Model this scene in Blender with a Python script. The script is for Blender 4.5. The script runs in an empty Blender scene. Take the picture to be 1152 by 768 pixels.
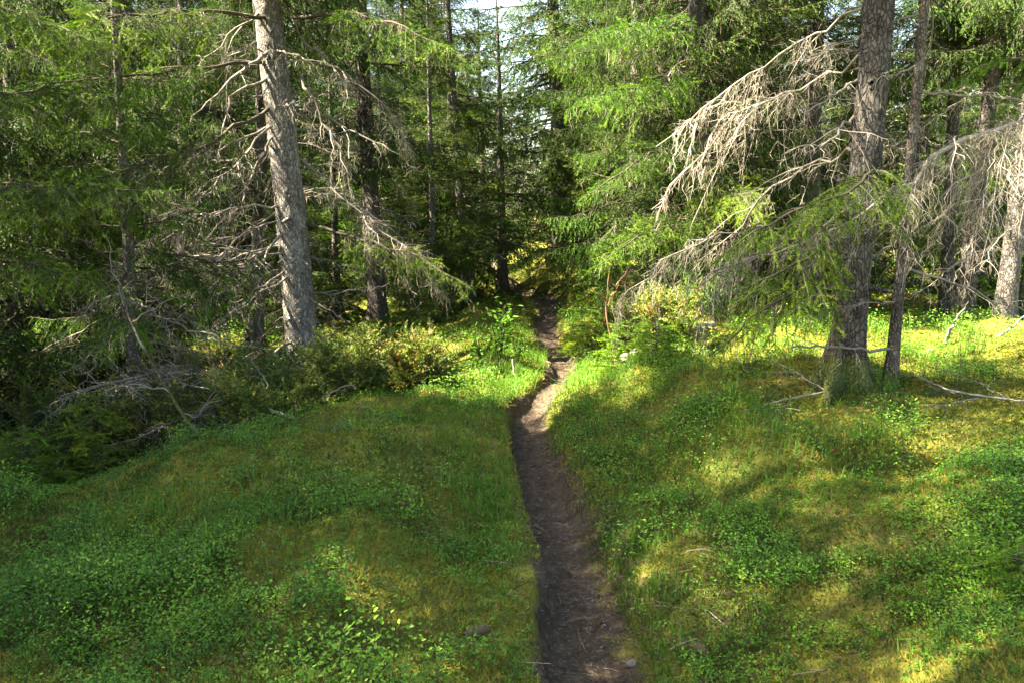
import bpy, math
import numpy as np
from mathutils import Vector

# ------------------------------------------------------------------ camera, sky, sun, exposure
scene = bpy.context.scene
COL = scene.collection
EYE, PITCH, FPX = 1.6, math.radians(9.5), 904.0          # FPX: focal length in pixels of an 1152 px wide frame
cam_data = bpy.data.cameras.new("camera")
cam_data.sensor_width = 36.0
cam_data.lens = 36.0 * FPX / 1152.0
cam_data.clip_start, cam_data.clip_end = 0.05, 2000.0
cam = bpy.data.objects.new("camera", cam_data)
COL.objects.link(cam)
cam.location = (0, 0, EYE)
cam.rotation_euler = (math.pi / 2 - PITCH, 0, 0)
scene.camera = cam

SUN_AZ, SUN_EL = math.radians(-94), math.radians(50)     # azimuth from the view direction, negative = left
SUN = Vector((math.sin(SUN_AZ) * math.cos(SUN_EL), math.cos(SUN_AZ) * math.cos(SUN_EL), math.sin(SUN_EL)))
world = bpy.data.worlds.new("World")
scene.world = world
world.use_nodes = True
wn = world.node_tree
sky = wn.nodes.new("ShaderNodeTexSky")
sky.sky_type = 'NISHITA'
sky.sun_disc = False
sky.sun_elevation, sky.sun_rotation = SUN_EL, SUN_AZ
sky.air_density, sky.dust_density = 1.0, 1.6
bg = wn.nodes["Background"]
bg.inputs["Strength"].default_value = 0.05
wn.links.new(sky.outputs[0], bg.inputs["Color"])
sun_data = bpy.data.lights.new("sun", 'SUN')
sun_data.energy = 4.7
sun_data.angle = math.radians(0.5)
sun_data.color = (1.0, 0.94, 0.84)
sun = bpy.data.objects.new("sun", sun_data)
COL.objects.link(sun)
sun.rotation_euler = SUN.to_track_quat('Z', 'Y').to_euler()

scene.view_settings.view_transform = 'Standard'
scene.view_settings.look = 'None'
scene.view_settings.gamma = 1.0
scene.view_settings.use_curve_mapping = False
scene.view_settings.exposure = 4.15
scene.view_settings.use_white_balance = True
scene.view_settings.white_balance_temperature = 7700
scene.view_settings.white_balance_tint = 10
scene.render.engine = 'CYCLES'
cy = scene.cycles
cy.max_bounces, cy.diffuse_bounces, cy.glossy_bounces, cy.transmission_bounces = 5, 3, 2, 3
cy.use_denoising = True
cy.sample_clamp_indirect = 6.0

# ------------------------------------------------------------------ small numeric helpers
def rng_of(seed):
    return np.random.default_rng(seed)

def _hash(ix, iy, iz, seed):
    h = (ix * 374761393 + iy * 668265263 + iz * 2147483647 + seed * 1274126177) & 0xffffffff
    h = ((h ^ (h >> 13)) * 1274126177) & 0xffffffff
    h = ((h ^ (h >> 16)) * 2246822519) & 0xffffffff
    return ((h ^ (h >> 15)) & 0xffffff) / float(0xffffff)

def vnoise(p, seed=0):
    p = np.asarray(p, float)
    i = np.floor(p).astype(np.int64)
    f = p - i
    f = f * f * (3 - 2 * f)
    out = np.zeros(len(p))
    for dx in (0, 1):
        for dy in (0, 1):
            for dz in (0, 1):
                w = (f[:, 0] if dx else 1 - f[:, 0]) * (f[:, 1] if dy else 1 - f[:, 1]) * (f[:, 2] if dz else 1 - f[:, 2])
                out += w * _hash(i[:, 0] + dx, i[:, 1] + dy, i[:, 2] + dz, seed)
    return out * 2 - 1

def fbm2(x, y, scale, seed=0, octaves=3):
    x = np.asarray(x, float).ravel(); y = np.asarray(y, float).ravel()
    out, a, s = np.zeros(len(x)), 1.0, 1.0 / scale
    for k in range(octaves):
        out += a * vnoise(np.stack([x * s, y * s, np.full(len(x), 7.3 + k)], 1), seed + k)
        a *= 0.5; s *= 2.03
    return out

def sstep(a, b, v):
    t = np.clip((v - a) / (b - a), 0, 1)
    return t * t * (3 - 2 * t)

def norm(v):
    return v / np.maximum(np.linalg.norm(v, axis=-1, keepdims=True), 1e-9)

# ------------------------------------------------------------------ the lie of the land
PATH_Y = np.array([-30, 0, 2.5, 3.1, 3.6, 4.3, 5.1, 5.8, 6.6, 7.3, 8.1, 9.1, 10.6, 11.4, 12.9, 13.5, 14.5, 17, 20, 60])
PATH_X = np.array([.3, .3, .25, .235, .22, .16, .10, .10, .27, .47, .50, .41, .42, .58, .48, .25, .05, -.5, -.6, -1.5])

def path_x(y):
    return (np.interp(y - .25, PATH_Y, PATH_X) + np.interp(y, PATH_Y, PATH_X) + np.interp(y + .25, PATH_Y, PATH_X)) / 3

def path_w(y):
    return np.interp(y, [2, 3, 4.2, 6.5, 9, 14], [.80, .77, .68, .58, .62, .85])

def gauss(x, y, cx, cy, sx, sy):
    return np.exp(-((x - cx) / sx) ** 2 - ((y - cy) / sy) ** 2)

def height(x, y, fine=True):
    shp = np.shape(x)
    x = np.asarray(x, float).ravel(); y = np.asarray(y, float).ravel()
    s = x - path_x(y)
    s = s + 0.05 * vnoise(np.stack([x * 0 + 3.1, y * 2.7, x * 0], 1), 5)
    lip = 0.14 * vnoise(np.stack([x * 0 + 1.7, y * 1.4, x * 0], 1), 6)
    pw = path_w(y)
    left = (0.24 * sstep(.12 * pw, (.23 + .08 * lip) * pw, -s) + 0.10 * sstep(.3, 1.2, -s)) * (1 - .66 * sstep(5.0, 6.6, y))
    right = 0.15 * sstep(.14 * pw, (.40 + lip) * pw, s) + 0.32 * sstep(.30, 1.15, s)
    z = np.where(s < 0, left, right)
    u = (x + 2.75) * -0.67 + (y - 4.3) * 0.74                       # beyond the crest of the left mound the ground falls
    z = z - .22 * sstep(-.7, -2.6, s) * sstep(8, 6, y) - .9 * sstep(-.5, 1.6, u) * sstep(-.7, -2.0, s) * (1 - .75 * sstep(6.5, 9.5, y)) - 1.3 * sstep(2.5, 12, u) * sstep(-3, -8, s)
    z = z - 0.30 * sstep(7.2, 10, y) * sstep(1.8, 3.2, x)
    z = z + .10 * gauss(x, y, -.50, 5.4, .30, .45) + .10 * gauss(x, y, .95, 4.2, .4, .5) + .12 * gauss(x, y, .85, 5.6, .45, .6)
    z = z + .16 * gauss(x, y, 1.0, 10.3, .5, .8) + .22 * gauss(x, y, .95, 12.8, .6, .9) + .10 * gauss(x, y, -.35, 10.6, .5, 1.0)
    z = z + .10 * gauss(x, y, 2.25, 5.3, .5, .5) + .18 * sstep(11, 18, y) * sstep(-6, -1, x)
    off = sstep(.08, .45, np.abs(s))
    z = z + off * (0.09 * fbm2(x, y, 1.1, 11, 2) + 0.17 * np.abs(fbm2(x, y, .6, 21, 2)) + .03 * fbm2(x, y, .22, 23, 1) - .05)
    if fine:
        near = sstep(30, 9, y)
        z = z + near * off * 0.022 * fbm2(x, y, .10, 31, 2) + near * (1 - off) * (0.012 * fbm2(x, y, .16, 41, 2) + .006 * fbm2(x, y, .04, 43, 1))
    return z.reshape(shp)

def h1(x, y):
    return float(height(np.array([x]), np.array([y]))[0])

CP, SP = math.cos(PITCH), math.sin(PITCH)
def at(px, py, Y):
    """world point at forward distance Y whose direction is that of a photograph pixel"""
    cx, cz = (px - 576) / FPX, -(py - 384) / FPX
    d = np.array([cx, CP + cz * SP, -SP + cz * CP])
    return np.array([0, 0, EYE]) + d * (Y / d[1])

def ground_at(px, py):
    cx, cz = (px - 576) / FPX, -(py - 384) / FPX
    d = np.array([cx, CP + cz * SP, -SP + cz * CP])
    t = np.arange(1.5, 40, .01)
    p = np.array([0, 0, EYE]) + t[:, None] * d
    below = np.nonzero(p[:, 2] < height(p[:, 0], p[:, 1]))[0]
    return p[below[0]] if len(below) else p[-1]

# ------------------------------------------------------------------ mesh gathering
class Mesh:
    def __init__(self):
        self.v, self.f, self.n, self.m, self.t, self.sm = [], [], [], [], [], []
        self.count = 0
    def add(self, v, f, mat=0, tint=0.5, smooth=False):
        v = np.asarray(v, np.float32).reshape(-1, 3); f = np.asarray(f, np.int32)
        if not len(v) or not len(f): return
        self.v.append(v); self.f.append((f + self.count).ravel())
        self.n.append(np.full(len(f), f.shape[1], np.int8)); self.m.append(np.full(len(f), mat, np.int8)); self.sm.append(np.full(len(f), smooth))
        self.t.append(np.broadcast_to(np.asarray(tint, np.float32), (len(v),)))
        self.count += len(v)
    def packed(self):
        return [np.concatenate(a) for a in (self.v, self.f, self.n, self.m, self.t, self.sm)]
    def merge(self, pk, R=None, loc=None):
        v, f, n, m, t, sm = pk
        if R is not None: v = v @ np.asarray(R, np.float32).T
        if loc is not None: v = v + np.asarray(loc, np.float32)
        self.v.append(v.astype(np.float32)); self.f.append(f + self.count); self.n.append(n); self.m.append(m); self.t.append(t); self.sm.append(sm)
        self.count += len(v)
    def data(self, name, mats):
        v, f, n, m, t, sm = self.packed()
        me = bpy.data.meshes.new(name)
        me.vertices.add(len(v)); me.vertices.foreach_set("co", v.ravel())
        me.loops.add(len(f)); me.loops.foreach_set("vertex_index", f.astype(np.int32))
        me.polygons.add(len(n))
        start = np.concatenate([[0], np.cumsum(n.astype(np.int64))[:-1]])
        me.polygons.foreach_set("loop_start", start.astype(np.int32))
        me.polygons.foreach_set("material_index", m.astype(np.int32))
        me.polygons.foreach_set("use_smooth", sm.astype(bool))
        a = me.attributes.new("tint", 'FLOAT', 'POINT'); a.data.foreach_set("value", t.astype(np.float32))
        for q in mats: me.materials.append(q)
        me.update(calc_edges=True)
        return me
    def build(self, name, mats, parent=None):
        o = bpy.data.objects.new(name, self.data(name, mats))
        COL.objects.link(o)
        if parent is not None: o.parent = parent
        return o

def tubes(P, R, sides):
    """many tapered tubes at once; P (M,K,3), R (M,K)"""
    P = np.asarray(P, float); R = np.asarray(R, float)
    M, K, _ = P.shape
    T = norm(np.gradient(P, axis=1))
    ref = np.where(np.abs(T[..., 2:3]) > .9, np.array([1., 0, 0]), np.array([0, 0, 1.]))
    A = norm(np.cross(T, ref)); B = np.cross(T, A)
    ang = np.arange(sides) / sides * 2 * math.pi
    ring = A[:, :, None] * np.cos(ang)[None, None, :, None] + B[:, :, None] * np.sin(ang)[None, None, :, None]
    V = P[:, :, None] + ring * R[:, :, None, None]
    base = (np.arange(M) * K * sides)[:, None, None] + (np.arange(K - 1) * sides)[None, :, None]
    i = np.arange(sides)[None, None, :]; j = (i + 1) % sides
    F = np.stack([base + i, base + j, base + j + sides, base + i + sides], -1).reshape(-1, 4)
    return V.reshape(-1, 3), F

def needles(G, p0, p1, L, W, step, rng, mat, tint, up=0.35, spread=.85):
    """one pointed blade each; segments p0->p1"""
    d = p1 - p0
    ln = np.linalg.norm(d, axis=1)
    cnt = np.maximum(1, np.round(ln / step + rng.random(len(ln)) - .5)).astype(int)
    idx = np.repeat(np.arange(len(ln)), cnt)
    n = len(idx)
    D = norm(d)[idx]
    b = p0[idx] + d[idx] * rng.random(n)[:, None]
    q = rng.normal(size=(n, 3)); q[:, 2] = q[:, 2] * .7 + up
    q = norm(q - D * np.sum(q * D, 1, keepdims=True))
    l = L * (.7 + .6 * rng.random(n))[:, None]
    tip = b + l * norm(D * .75 + q * spread)
    side = D * W * .5
    V = np.stack([b - side, b + side, tip], 1).reshape(-1, 3)
    tt = np.asarray(tint)[idx] + .12 * (rng.random(n) - .5)
    G.add(V, np.arange(n * 3).reshape(-1, 3), mat, np.repeat(np.clip(tt, 0, 1), 3))

# LOD: needle length, width, step, tertiary spacing, tube sides
LOD = {0: (.0145, .0046, .0021, .058, 4), 1: (.0170, .0140, .0066, .080, 3), 2: (.036, .020, .0150, .13, 3), 3: (.13, .06, .075, .3, 3)}
WOOD, NEEDLE, LICHEN = 0, 1, 2

def branch(G, axis, r0, r1, rng, live=True, lod=1, sec=.42, sec_step=.05, t0=.12, droop=.5, lichen=0., bare=.35, spread=1.0, rise=0., tert=1.0, fresh=.0, taper=.75, strand=.12, wob=.12):
    nl, nw, ns, tsp, sides = LOD[lod]
    axis = np.asarray(axis, float)
    K = 14
    seg = np.linalg.norm(np.diff(axis, axis=0), axis=1); cum = np.concatenate([[0], np.cumsum(seg)])
    L = cum[-1]
    tt = np.linspace(0, L, K)
    A = np.stack([np.interp(tt, cum, axis[:, k]) for k in range(3)], 1)
    A[1:-1] = (A[:-2] + A[1:-1] * 2 + A[2:]) / 4
    A[1:] += rng.normal(size=(K - 1, 3)) * L * (.007 if live else .012)
    rad = r1 + (r0 - r1) * (1 - np.linspace(0, 1, K)) ** .9
    V, F = tubes(A[None], rad[None], 6 if lod < 2 else 4)
    G.add(V, F, WOOD, .5, True)
    tan = norm(np.gradient(A, axis=0))
    # secondaries
    n = max(2, int(L * (1 - t0) / sec_step))
    u = t0 + (1 - t0) * (np.arange(n) + rng.random(n) * .6) / n
    u = np.repeat(u, 2) + rng.normal(size=2 * n) * .01
    u = np.clip(u, 0, .995)
    sgn = np.tile([1., -1.], n)
    keep = rng.random(2 * n) < (.92 if live else np.clip(.72 + .45 * np.sin(u * 23 + rng.random() * 6) , .2, 1))
    u, sgn = u[keep], sgn[keep]; M = len(u)
    def along(Q, u):
        f = u * (K - 1); i = np.minimum(f.astype(int), K - 2); w = (f - i)[:, None]
        return Q[i] * (1 - w) + Q[i + 1] * w
    S0, T = along(A, u), norm(along(tan, u))
    side = np.cross(T, np.array([0, 0, 1.])); bad = np.linalg.norm(side, axis=1) < .15
    side[bad] = np.array([1., 0, 0]); side = norm(side)
    ls = sec * (np.clip(1.05 - u, .12, 1) ** taper) * np.clip((u - t0) * 5 + .55, .4, 1) * ((.55 + .75 * rng.random(M)) if live else (.2 + 1.5 * rng.random(M) ** 1.6))
    roll = rng.normal(size=M) * .28 * spread
    D = norm(T * (.62 + .25 * rng.random(M))[:, None] + side * (sgn * .95)[:, None] + np.array([0, 0, 1.]) * (roll + rise)[:, None])
    KK = 6
    w = np.linspace(0, 1, KK)
    g = droop * ((.5 + rng.random(M)) if live else (.1 + 1.9 * rng.random(M)))
    P = S0[:, None] + D[:, None] * (ls[:, None] * w)[..., None]
    P[..., 2] -= (g * ls)[:, None] * w ** 2 * .9
    P += rng.normal(size=P.shape) * (ls * wob * .18)[:, None, None] * w[None, :, None]
    rs = np.clip(.0016 + .0058 * ls, .0018, .006)[:, None] * (1 - .7 * w) * (1.0 if lod < 2 else 1.7)
    V, F = tubes(P, rs, sides)
    G.add(V, F, WOOD, np.repeat(np.clip(.5 + .35 * rng.normal(size=M), 0, 1), KK * sides), True)
    # tertiaries
    cnt = np.maximum(1, (ls * 1.7 / tsp * tert)).astype(int)
    idx = np.repeat(np.arange(M), cnt); Q = len(idx)
    v = .12 + .88 * rng.random(Q)
    f = v * (KK - 1); i = np.minimum(f.astype(int), KK - 2); fw = (f - i)[:, None]
    B0 = P[idx, i] * (1 - fw) + P[idx, i + 1] * fw
    BT = norm(P[idx, i + 1] - P[idx, i])
    bs = np.cross(BT, np.array([0, 0, 1.])); bs = norm(bs + 1e-4)
    ss = np.where(rng.random(Q) < .5, 1., -1.)
    lt = (.045 + .25 * ls[idx] * (1.02 - v) + .02) * (.5 + rng.random(Q)) * (1. if lod < 3 else 1.6)
    BD = norm(BT * .75 + bs * (ss * .8)[:, None] + np.array([0, 0, 1.]) * (rng.normal(size=Q) * .3 * spread + rise * .5)[:, None])
    B1 = B0 + BD * (lt * .55)[:, None]; B1[:, 2] -= lt * droop * .10
    B2 = B0 + BD * lt[:, None] + rng.normal(size=(Q, 3)) * (lt * wob)[:, None]; B2[:, 2] -= lt * droop * .42
    BP = np.stack([B0, B1, B2], 1)
    if lod < 3:
        rt = np.array([1., .8, .4])[None] * (.0013 if lod == 0 else .0020 if lod == 1 else .003)
        V, F = tubes(BP, np.broadcast_to(rt, (Q, 3)), 3)
        G.add(V, F, WOOD, np.repeat(np.clip(.5 + .35 * rng.normal(size=Q), 0, 1), 9))
    if live:
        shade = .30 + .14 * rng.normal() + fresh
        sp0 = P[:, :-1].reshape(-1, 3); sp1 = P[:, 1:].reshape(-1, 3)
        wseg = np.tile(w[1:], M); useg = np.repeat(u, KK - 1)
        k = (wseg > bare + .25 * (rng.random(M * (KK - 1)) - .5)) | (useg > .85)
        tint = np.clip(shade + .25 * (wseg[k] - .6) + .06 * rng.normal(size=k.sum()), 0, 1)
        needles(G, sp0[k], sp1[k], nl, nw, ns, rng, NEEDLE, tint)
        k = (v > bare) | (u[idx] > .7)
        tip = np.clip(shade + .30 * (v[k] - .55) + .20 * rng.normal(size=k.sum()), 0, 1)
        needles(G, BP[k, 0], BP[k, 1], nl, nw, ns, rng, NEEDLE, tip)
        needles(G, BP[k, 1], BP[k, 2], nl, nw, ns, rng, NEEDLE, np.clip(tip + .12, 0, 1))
        k = np.linspace(0, 1, K)[1:] > .72
        needles(G, A[:-1][k], A[1:][k], nl, nw, ns, rng, NEEDLE, np.full(k.sum(), shade + .15))
    if lichen > 0:
        tot = int(lichen * (ls.sum() + lt.sum()))
        pick = rng.integers(0, Q, tot); z = rng.random(tot)[:, None]
        c0 = BP[pick, 0] * (1 - z) + BP[pick, 2] * z
        own = rng.random(tot) < .35
        pm = rng.integers(0, M, tot); km = rng.integers(0, KK, tot)
        c0[own] = P[pm, km][own]
        ll = strand * (.25 + rng.random(tot) ** 2 * 1.3)
        j = rng.normal(size=(tot, 2)) * .25
        ww = np.array([0, .3, .65, 1.])
        C = c0[:, None] + np.stack([j[:, :1] * ll[:, None] * ww, j[:, 1:] * ll[:, None] * ww, -ll[:, None] * ww], -1)
        C[:, 1:, :2] += rng.normal(size=(tot, 3, 2)) * ll[:, None, None] * .12
        rr = np.array([.7, 1., .8, .25])[None] * (.0013 if lod == 0 else .0022 if lod == 1 else .005)
        V, F = tubes(C, np.broadcast_to(rr, (tot, 4)), 3)
        G.add(V, F, LICHEN, np.repeat(rng.random(tot), 12))

def sway_axis(L, droop, hook, rng, n=9):
    t = np.linspace(0, 1, n)
    y = L * .10 * np.sin(t * 3 + rng.random() * 6) * t
    z = L * (-droop * t ** 1.3 + hook * t ** 3)
    return np.stack([L * t, y, z], 1)

_templates = {}
def template(kind, lod):
    """a few finished boughs per kind, reused turned and scaled inside the crowns"""
    key = (kind, lod)
    if key not in _templates:
        out = []
        for k in range({0: 4, 1: 4, 2: 4, 3: 3}[lod]):
            rng = rng_of(hash((len(kind), lod, k)) % 99991 + 17 * k)
            G = Mesh()
            st = {0: .055, 1: .06, 2: .085, 3: .22}[lod]
            if kind == 'live':
                branch(G, sway_axis(1.6, .30, .26, rng), .016, .003, rng, True, lod, sec=.46, sec_step=st, droop=.65, lichen=(.8 if lod < 2 else 0), bare=.15)
            elif kind == 'young':
                branch(G, sway_axis(1.6, .12, .16, rng), .014, .003, rng, True, lod, sec=.50, sec_step=st, droop=.35, bare=.1, fresh=.14)
            elif kind == 'hanging':
                branch(G, sway_axis(1.6, .42, .20, rng), .016, .003, rng, True, lod, sec=.50, sec_step=st, droop=1.25, lichen=(1.5 if lod < 2 else 0), bare=.22, t0=.2)
            else:
                branch(G, sway_axis(1.4, .34, .12, rng), .013, .002, rng, False, lod, sec=.42, sec_step=st * 1.5, droop=.45, lichen=(7.0 if lod < 2 else 2.), tert=.55, t0=.18, wob=.3, strand=.08)
            out.append(G.packed())
        _templates[key] = out
    return _templates[key]

def rot(yaw, pitch, roll=0.):
    cy_, sy_ = math.cos(yaw), math.sin(yaw); cp, sp = math.cos(pitch), math.sin(pitch); cr, sr = math.cos(roll), math.sin(roll)
    Rz = np.array([[cy_, -sy_, 0], [sy_, cy_, 0], [0, 0, 1]])
    Ry = np.array([[cp, 0, -sp], [0, 1, 0], [sp, 0, cp]])
    Rx = np.array([[1, 0, 0], [0, cr, -sr], [0, sr, cr]])
    return Rz @ Ry @ Rx

# ------------------------------------------------------------------ materials
def new_mat(name):
    m = bpy.data.materials.new(name); m.use_nodes = True
    nt = m.node_tree; nt.nodes.clear()
    out = nt.nodes.new("ShaderNodeOutputMaterial")
    return m, nt, out

def node(nt, kind, **kw):
    n = nt.nodes.new(kind)
    for k, v in kw.items():
        if hasattr(n, k): setattr(n, k, v)
        else: n.inputs[k].default_value = v
    return n

def ramp(nt, fac, stops):
    r = nt.nodes.new("ShaderNodeValToRGB")
    el = r.color_ramp.elements
    while len(el) < len(stops): el.new(0.5)
    for e, (p, c) in zip(el, stops):
        e.position = p; e.color = (*c, 1)
    if fac is not None: nt.links.new(fac, r.inputs[0])
    return r.outputs[0]

def tint_of(nt):
    a = nt.nodes.new("ShaderNodeAttribute"); a.attribute_name = "tint"
    return a.outputs["Fac"]

def mixc(nt, fac, a, b, mode='MIX'):
    m = nt.nodes.new("ShaderNodeMix"); m.data_type = 'RGBA'; m.blend_type = mode
    for s, v in ((m.inputs[0], fac), (m.inputs[6], a), (m.inputs[7], b)):
        if isinstance(v, (int, float)): s.default_value = v
        elif isinstance(v, tuple): s.default_value = (*v, 1)
        else: nt.links.new(v, s)
    return m.outputs[2]

def leafy(name, stops, trans=.4, rough=.6, spec=.08, warm=(1.08, 1.22, .5)):
    m, nt, out = new_mat(name)
    c = ramp(nt, tint_of(nt), stops)
    oi = nt.nodes.new("ShaderNodeObjectInfo")
    hs = node(nt, "ShaderNodeHueSaturation")
    mr = node(nt, "ShaderNodeMapRange"); mr.inputs[3].default_value = .485; mr.inputs[4].default_value = .51
    nt.links.new(oi.outputs["Random"], mr.inputs[0]); nt.links.new(mr.outputs[0], hs.inputs["Hue"])
    mv = node(nt, "ShaderNodeMapRange"); mv.inputs[3].default_value = .85; mv.inputs[4].default_value = 1.15
    nt.links.new(oi.outputs["Random"], mv.inputs[0]); nt.links.new(mv.outputs[0], hs.inputs["Value"])
    nt.links.new(c, hs.inputs["Color"])
    p = node(nt, "ShaderNodeBsdfPrincipled", Roughness=rough)
    p.inputs["Specular IOR Level"].default_value = spec
    nt.links.new(hs.outputs[0], p.inputs["Base Color"])
    t = nt.nodes.new("ShaderNodeBsdfTranslucent")
    nt.links.new(mixc(nt, 1.0, hs.outputs[0], warm, 'MULTIPLY'), t.inputs[0])
    mx = nt.nodes.new("ShaderNodeMixShader"); mx.inputs[0].default_value = trans
    nt.links.new(p.outputs[0], mx.inputs[1]); nt.links.new(t.outputs[0], mx.inputs[2])
    nt.links.new(mx.outputs[0], out.inputs[0])
    return m

def plain(name, stops, rough=.85, noise_scale=None, bump=0.):
    m, nt, out = new_mat(name)
    c = ramp(nt, tint_of(nt), stops)
    p = node(nt, "ShaderNodeBsdfPrincipled", Roughness=rough)
    p.inputs["Specular IOR Level"].default_value = .2
    if noise_scale:
        tc = nt.nodes.new("ShaderNodeTexCoord")
        nz = node(nt, "ShaderNodeTexNoise", Scale=noise_scale, Detail=4.0)
        nt.links.new(tc.outputs["Object"], nz.inputs["Vector"])
        c = mixc(nt, 1.0, c, ramp(nt, nz.outputs["Fac"], [(.3, (.55, .55, .55)), (.7, (1.3, 1.3, 1.3))]), 'MULTIPLY')
        if bump:
            b = node(nt, "ShaderNodeBump", Strength=bump, Distance=.01)
            nt.links.new(nz.outputs["Fac"], b.inputs["Height"]); nt.links.new(b.outputs[0], p.inputs["Normal"])
    nt.links.new(c, p.inputs["Base Color"])
    nt.links.new(p.outputs[0], out.inputs[0])
    return m

def bark(name, dark, mid, pale, lich, plate=48., amount=.35):
    m, nt, out = new_mat(name)
    tc = nt.nodes.new("ShaderNodeTexCoord")
    mp = nt.nodes.new("ShaderNodeMapping"); mp.inputs["Scale"].default_value = (1, 1, .45)
    nt.links.new(tc.outputs["Object"], mp.inputs["Vector"])
    wz = node(nt, "ShaderNodeTexNoise", Scale=9.0, Detail=3.0)
    nt.links.new(mp.outputs[0], wz.inputs["Vector"])
    ad = nt.nodes.new("ShaderNodeVectorMath"); ad.operation = 'MULTIPLY_ADD'; ad.inputs[1].default_value = (.05, .05, .09)
    nt.links.new(wz.outputs["Color"], ad.inputs[0]); nt.links.new(mp.outputs[0], ad.inputs[2])
    vo = node(nt, "ShaderNodeTexVoronoi", Scale=plate); vo.feature = 'DISTANCE_TO_EDGE'
    nt.links.new(ad.outputs[0], vo.inputs["Vector"])
    vc = node(nt, "ShaderNodeTexVoronoi", Scale=plate)
    nt.links.new(ad.outputs[0], vc.inputs["Vector"])
    nz = node(nt, "ShaderNodeTexNoise", Scale=60.0, Detail=6.0, Roughness=.65)
    nt.links.new(mp.outputs[0], nz.inputs["Vector"])
    big = node(nt, "ShaderNodeTexNoise", Scale=3.2, Detail=5.0, Roughness=.7)
    nt.links.new(tc.outputs["Object"], big.inputs["Vector"])
    sep = nt.nodes.new("ShaderNodeSeparateColor"); nt.links.new(vc.outputs["Color"], sep.inputs[0])
    c = ramp(nt, sep.outputs[0], [(0, mid), (.6, tuple(.5 * (a + b) for a, b in zip(mid, pale))), (1, pale)])
    crack = ramp(nt, vo.outputs["Distance"], [(0, (.42, .42, .42)), (.16, (1, 1, 1))])
    c = mixc(nt, crack, dark, c)
    c = mixc(nt, 1.0, c, ramp(nt, nz.outputs["Fac"], [(.25, (.6, .6, .6)), (.75, (1.35, 1.35, 1.35))]), 'MULTIPLY')
    st = nt.nodes.new("ShaderNodeMapping"); st.inputs["Scale"].default_value = (14, 14, 1.3); nt.links.new(tc.outputs["Object"], st.inputs["Vector"])
    sn = node(nt, "ShaderNodeTexNoise", Scale=1.0, Detail=5.0, Roughness=.65); nt.links.new(st.outputs[0], sn.inputs["Vector"])
    c = mixc(nt, 1.0, c, ramp(nt, sn.outputs["Fac"], [(.28, (.45, .43, .41)), (.5, (.95, .95, .95)), (.72, (1.5, 1.48, 1.45))]), 'MULTIPLY')
    spots = ramp(nt, big.outputs["Fac"], [(.50, (0, 0, 0)), (.66, (amount, amount, amount))])
    c = mixc(nt, spots, c, lich)
    sx = nt.nodes.new("ShaderNodeSeparateXYZ"); nt.links.new(tc.outputs["Object"], sx.inputs[0])
    mh = node(nt, "ShaderNodeMath"); mh.operation = 'MULTIPLY_ADD'; mh.inputs[1].default_value = -.28
    nt.links.new(big.outputs["Fac"], mh.inputs[0]); nt.links.new(sx.outputs["Z"], mh.inputs[2])
    c = mixc(nt, ramp(nt, mh.outputs[0], [(0, (.85, .85, .85)), (.02, (0, 0, 0))]), c, (.065, .085, .018))
    p = node(nt, "ShaderNodeBsdfPrincipled", Roughness=.9)
    p.inputs["Specular IOR Level"].default_value = .15
    nt.links.new(c, p.inputs["Base Color"])
    hh = node(nt, "ShaderNodeMath"); hh.operation = 'MULTIPLY_ADD'; hh.inputs[1].default_value = .45
    nt.links.new(nz.outputs["Fac"], hh.inputs[0]); nt.links.new(crack, hh.inputs[2])
    b = node(nt, "ShaderNodeBump", Strength=1.0, Distance=.018)
    nt.links.new(hh.outputs[0], b.inputs["Height"]); nt.links.new(b.outputs[0], p.inputs["Normal"])
    nt.links.new(p.outputs[0], out.inputs[0])
    return m

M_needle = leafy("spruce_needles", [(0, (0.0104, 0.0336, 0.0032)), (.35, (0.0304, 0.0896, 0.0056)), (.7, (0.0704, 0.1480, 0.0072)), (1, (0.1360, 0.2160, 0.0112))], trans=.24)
M_needle_old = leafy("old_spruce_needles", [(0, (0.0084, 0.0274, 0.0038)), (.4, (0.0243, 0.0684, 0.0061)), (.8, (0.0562, 0.1178, 0.0076)), (1, (0.1064, 0.1672, 0.0122))], trans=.2)
M_juniper = leafy("juniper_needles", [(0, (0.0340, 0.0680, 0.0187)), (.4, (0.0723, 0.1190, 0.0255)), (.8, (0.1360, 0.1785, 0.0340)), (1, (0.2210, 0.1360, 0.0425))], trans=.3)
M_twig = plain("live_twigs", [(0, (0.0256, 0.0208, 0.0120)), (.5, (0.0416, 0.0352, 0.0208)), (1, (0.0960, 0.0840, 0.0640))])
M_deadtwig = plain("dead_twigs", [(0, (0.0467, 0.0391, 0.0314)), (.5, (0.1275, 0.1122, 0.0935)), (1, (0.2720, 0.2507, 0.2125))])
M_lichen = leafy("beard_lichen", [(0, (.09, .085, .05)), (.5, (.20, .185, .125)), (1, (.38, .36, .27))], trans=.3, warm=(1., .98, .85))
M_bark = bark("spruce_bark", (.027, .024, .020), (.092, .083, .072), (.18, .167, .15), (.26, .27, .25))
M_bark_pale = bark("pale_spruce_bark", (.038, .033, .028), (.13, .117, .10), (.25, .235, .21), (.34, .34, .31), amount=.5)
M_bark_shaded = bark("shaded_spruce_bark", (.018, .0155, .013), (.054, .047, .040), (.105, .095, .083), (.24, .25, .21), amount=.25)  # spruce bark darkened, the shade on these trunks is in the colour
M_bark_slim = bark("slim_bark", (.03, .024, .018), (.075, .06, .047), (.14, .12, .10), (.30, .30, .26), plate=80., amount=.5)
M_rust = plain("rusty_stem", [(0, (.08, .04, .022)), (.5, (.14, .07, .038)), (1, (.22, .14, .09))], noise_scale=20)
M_log = plain("bleached_wood", [(0, (.09, .08, .06)), (.5, (.20, .18, .15)), (1, (.34, .31, .27))], noise_scale=18, bump=.8)
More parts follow.
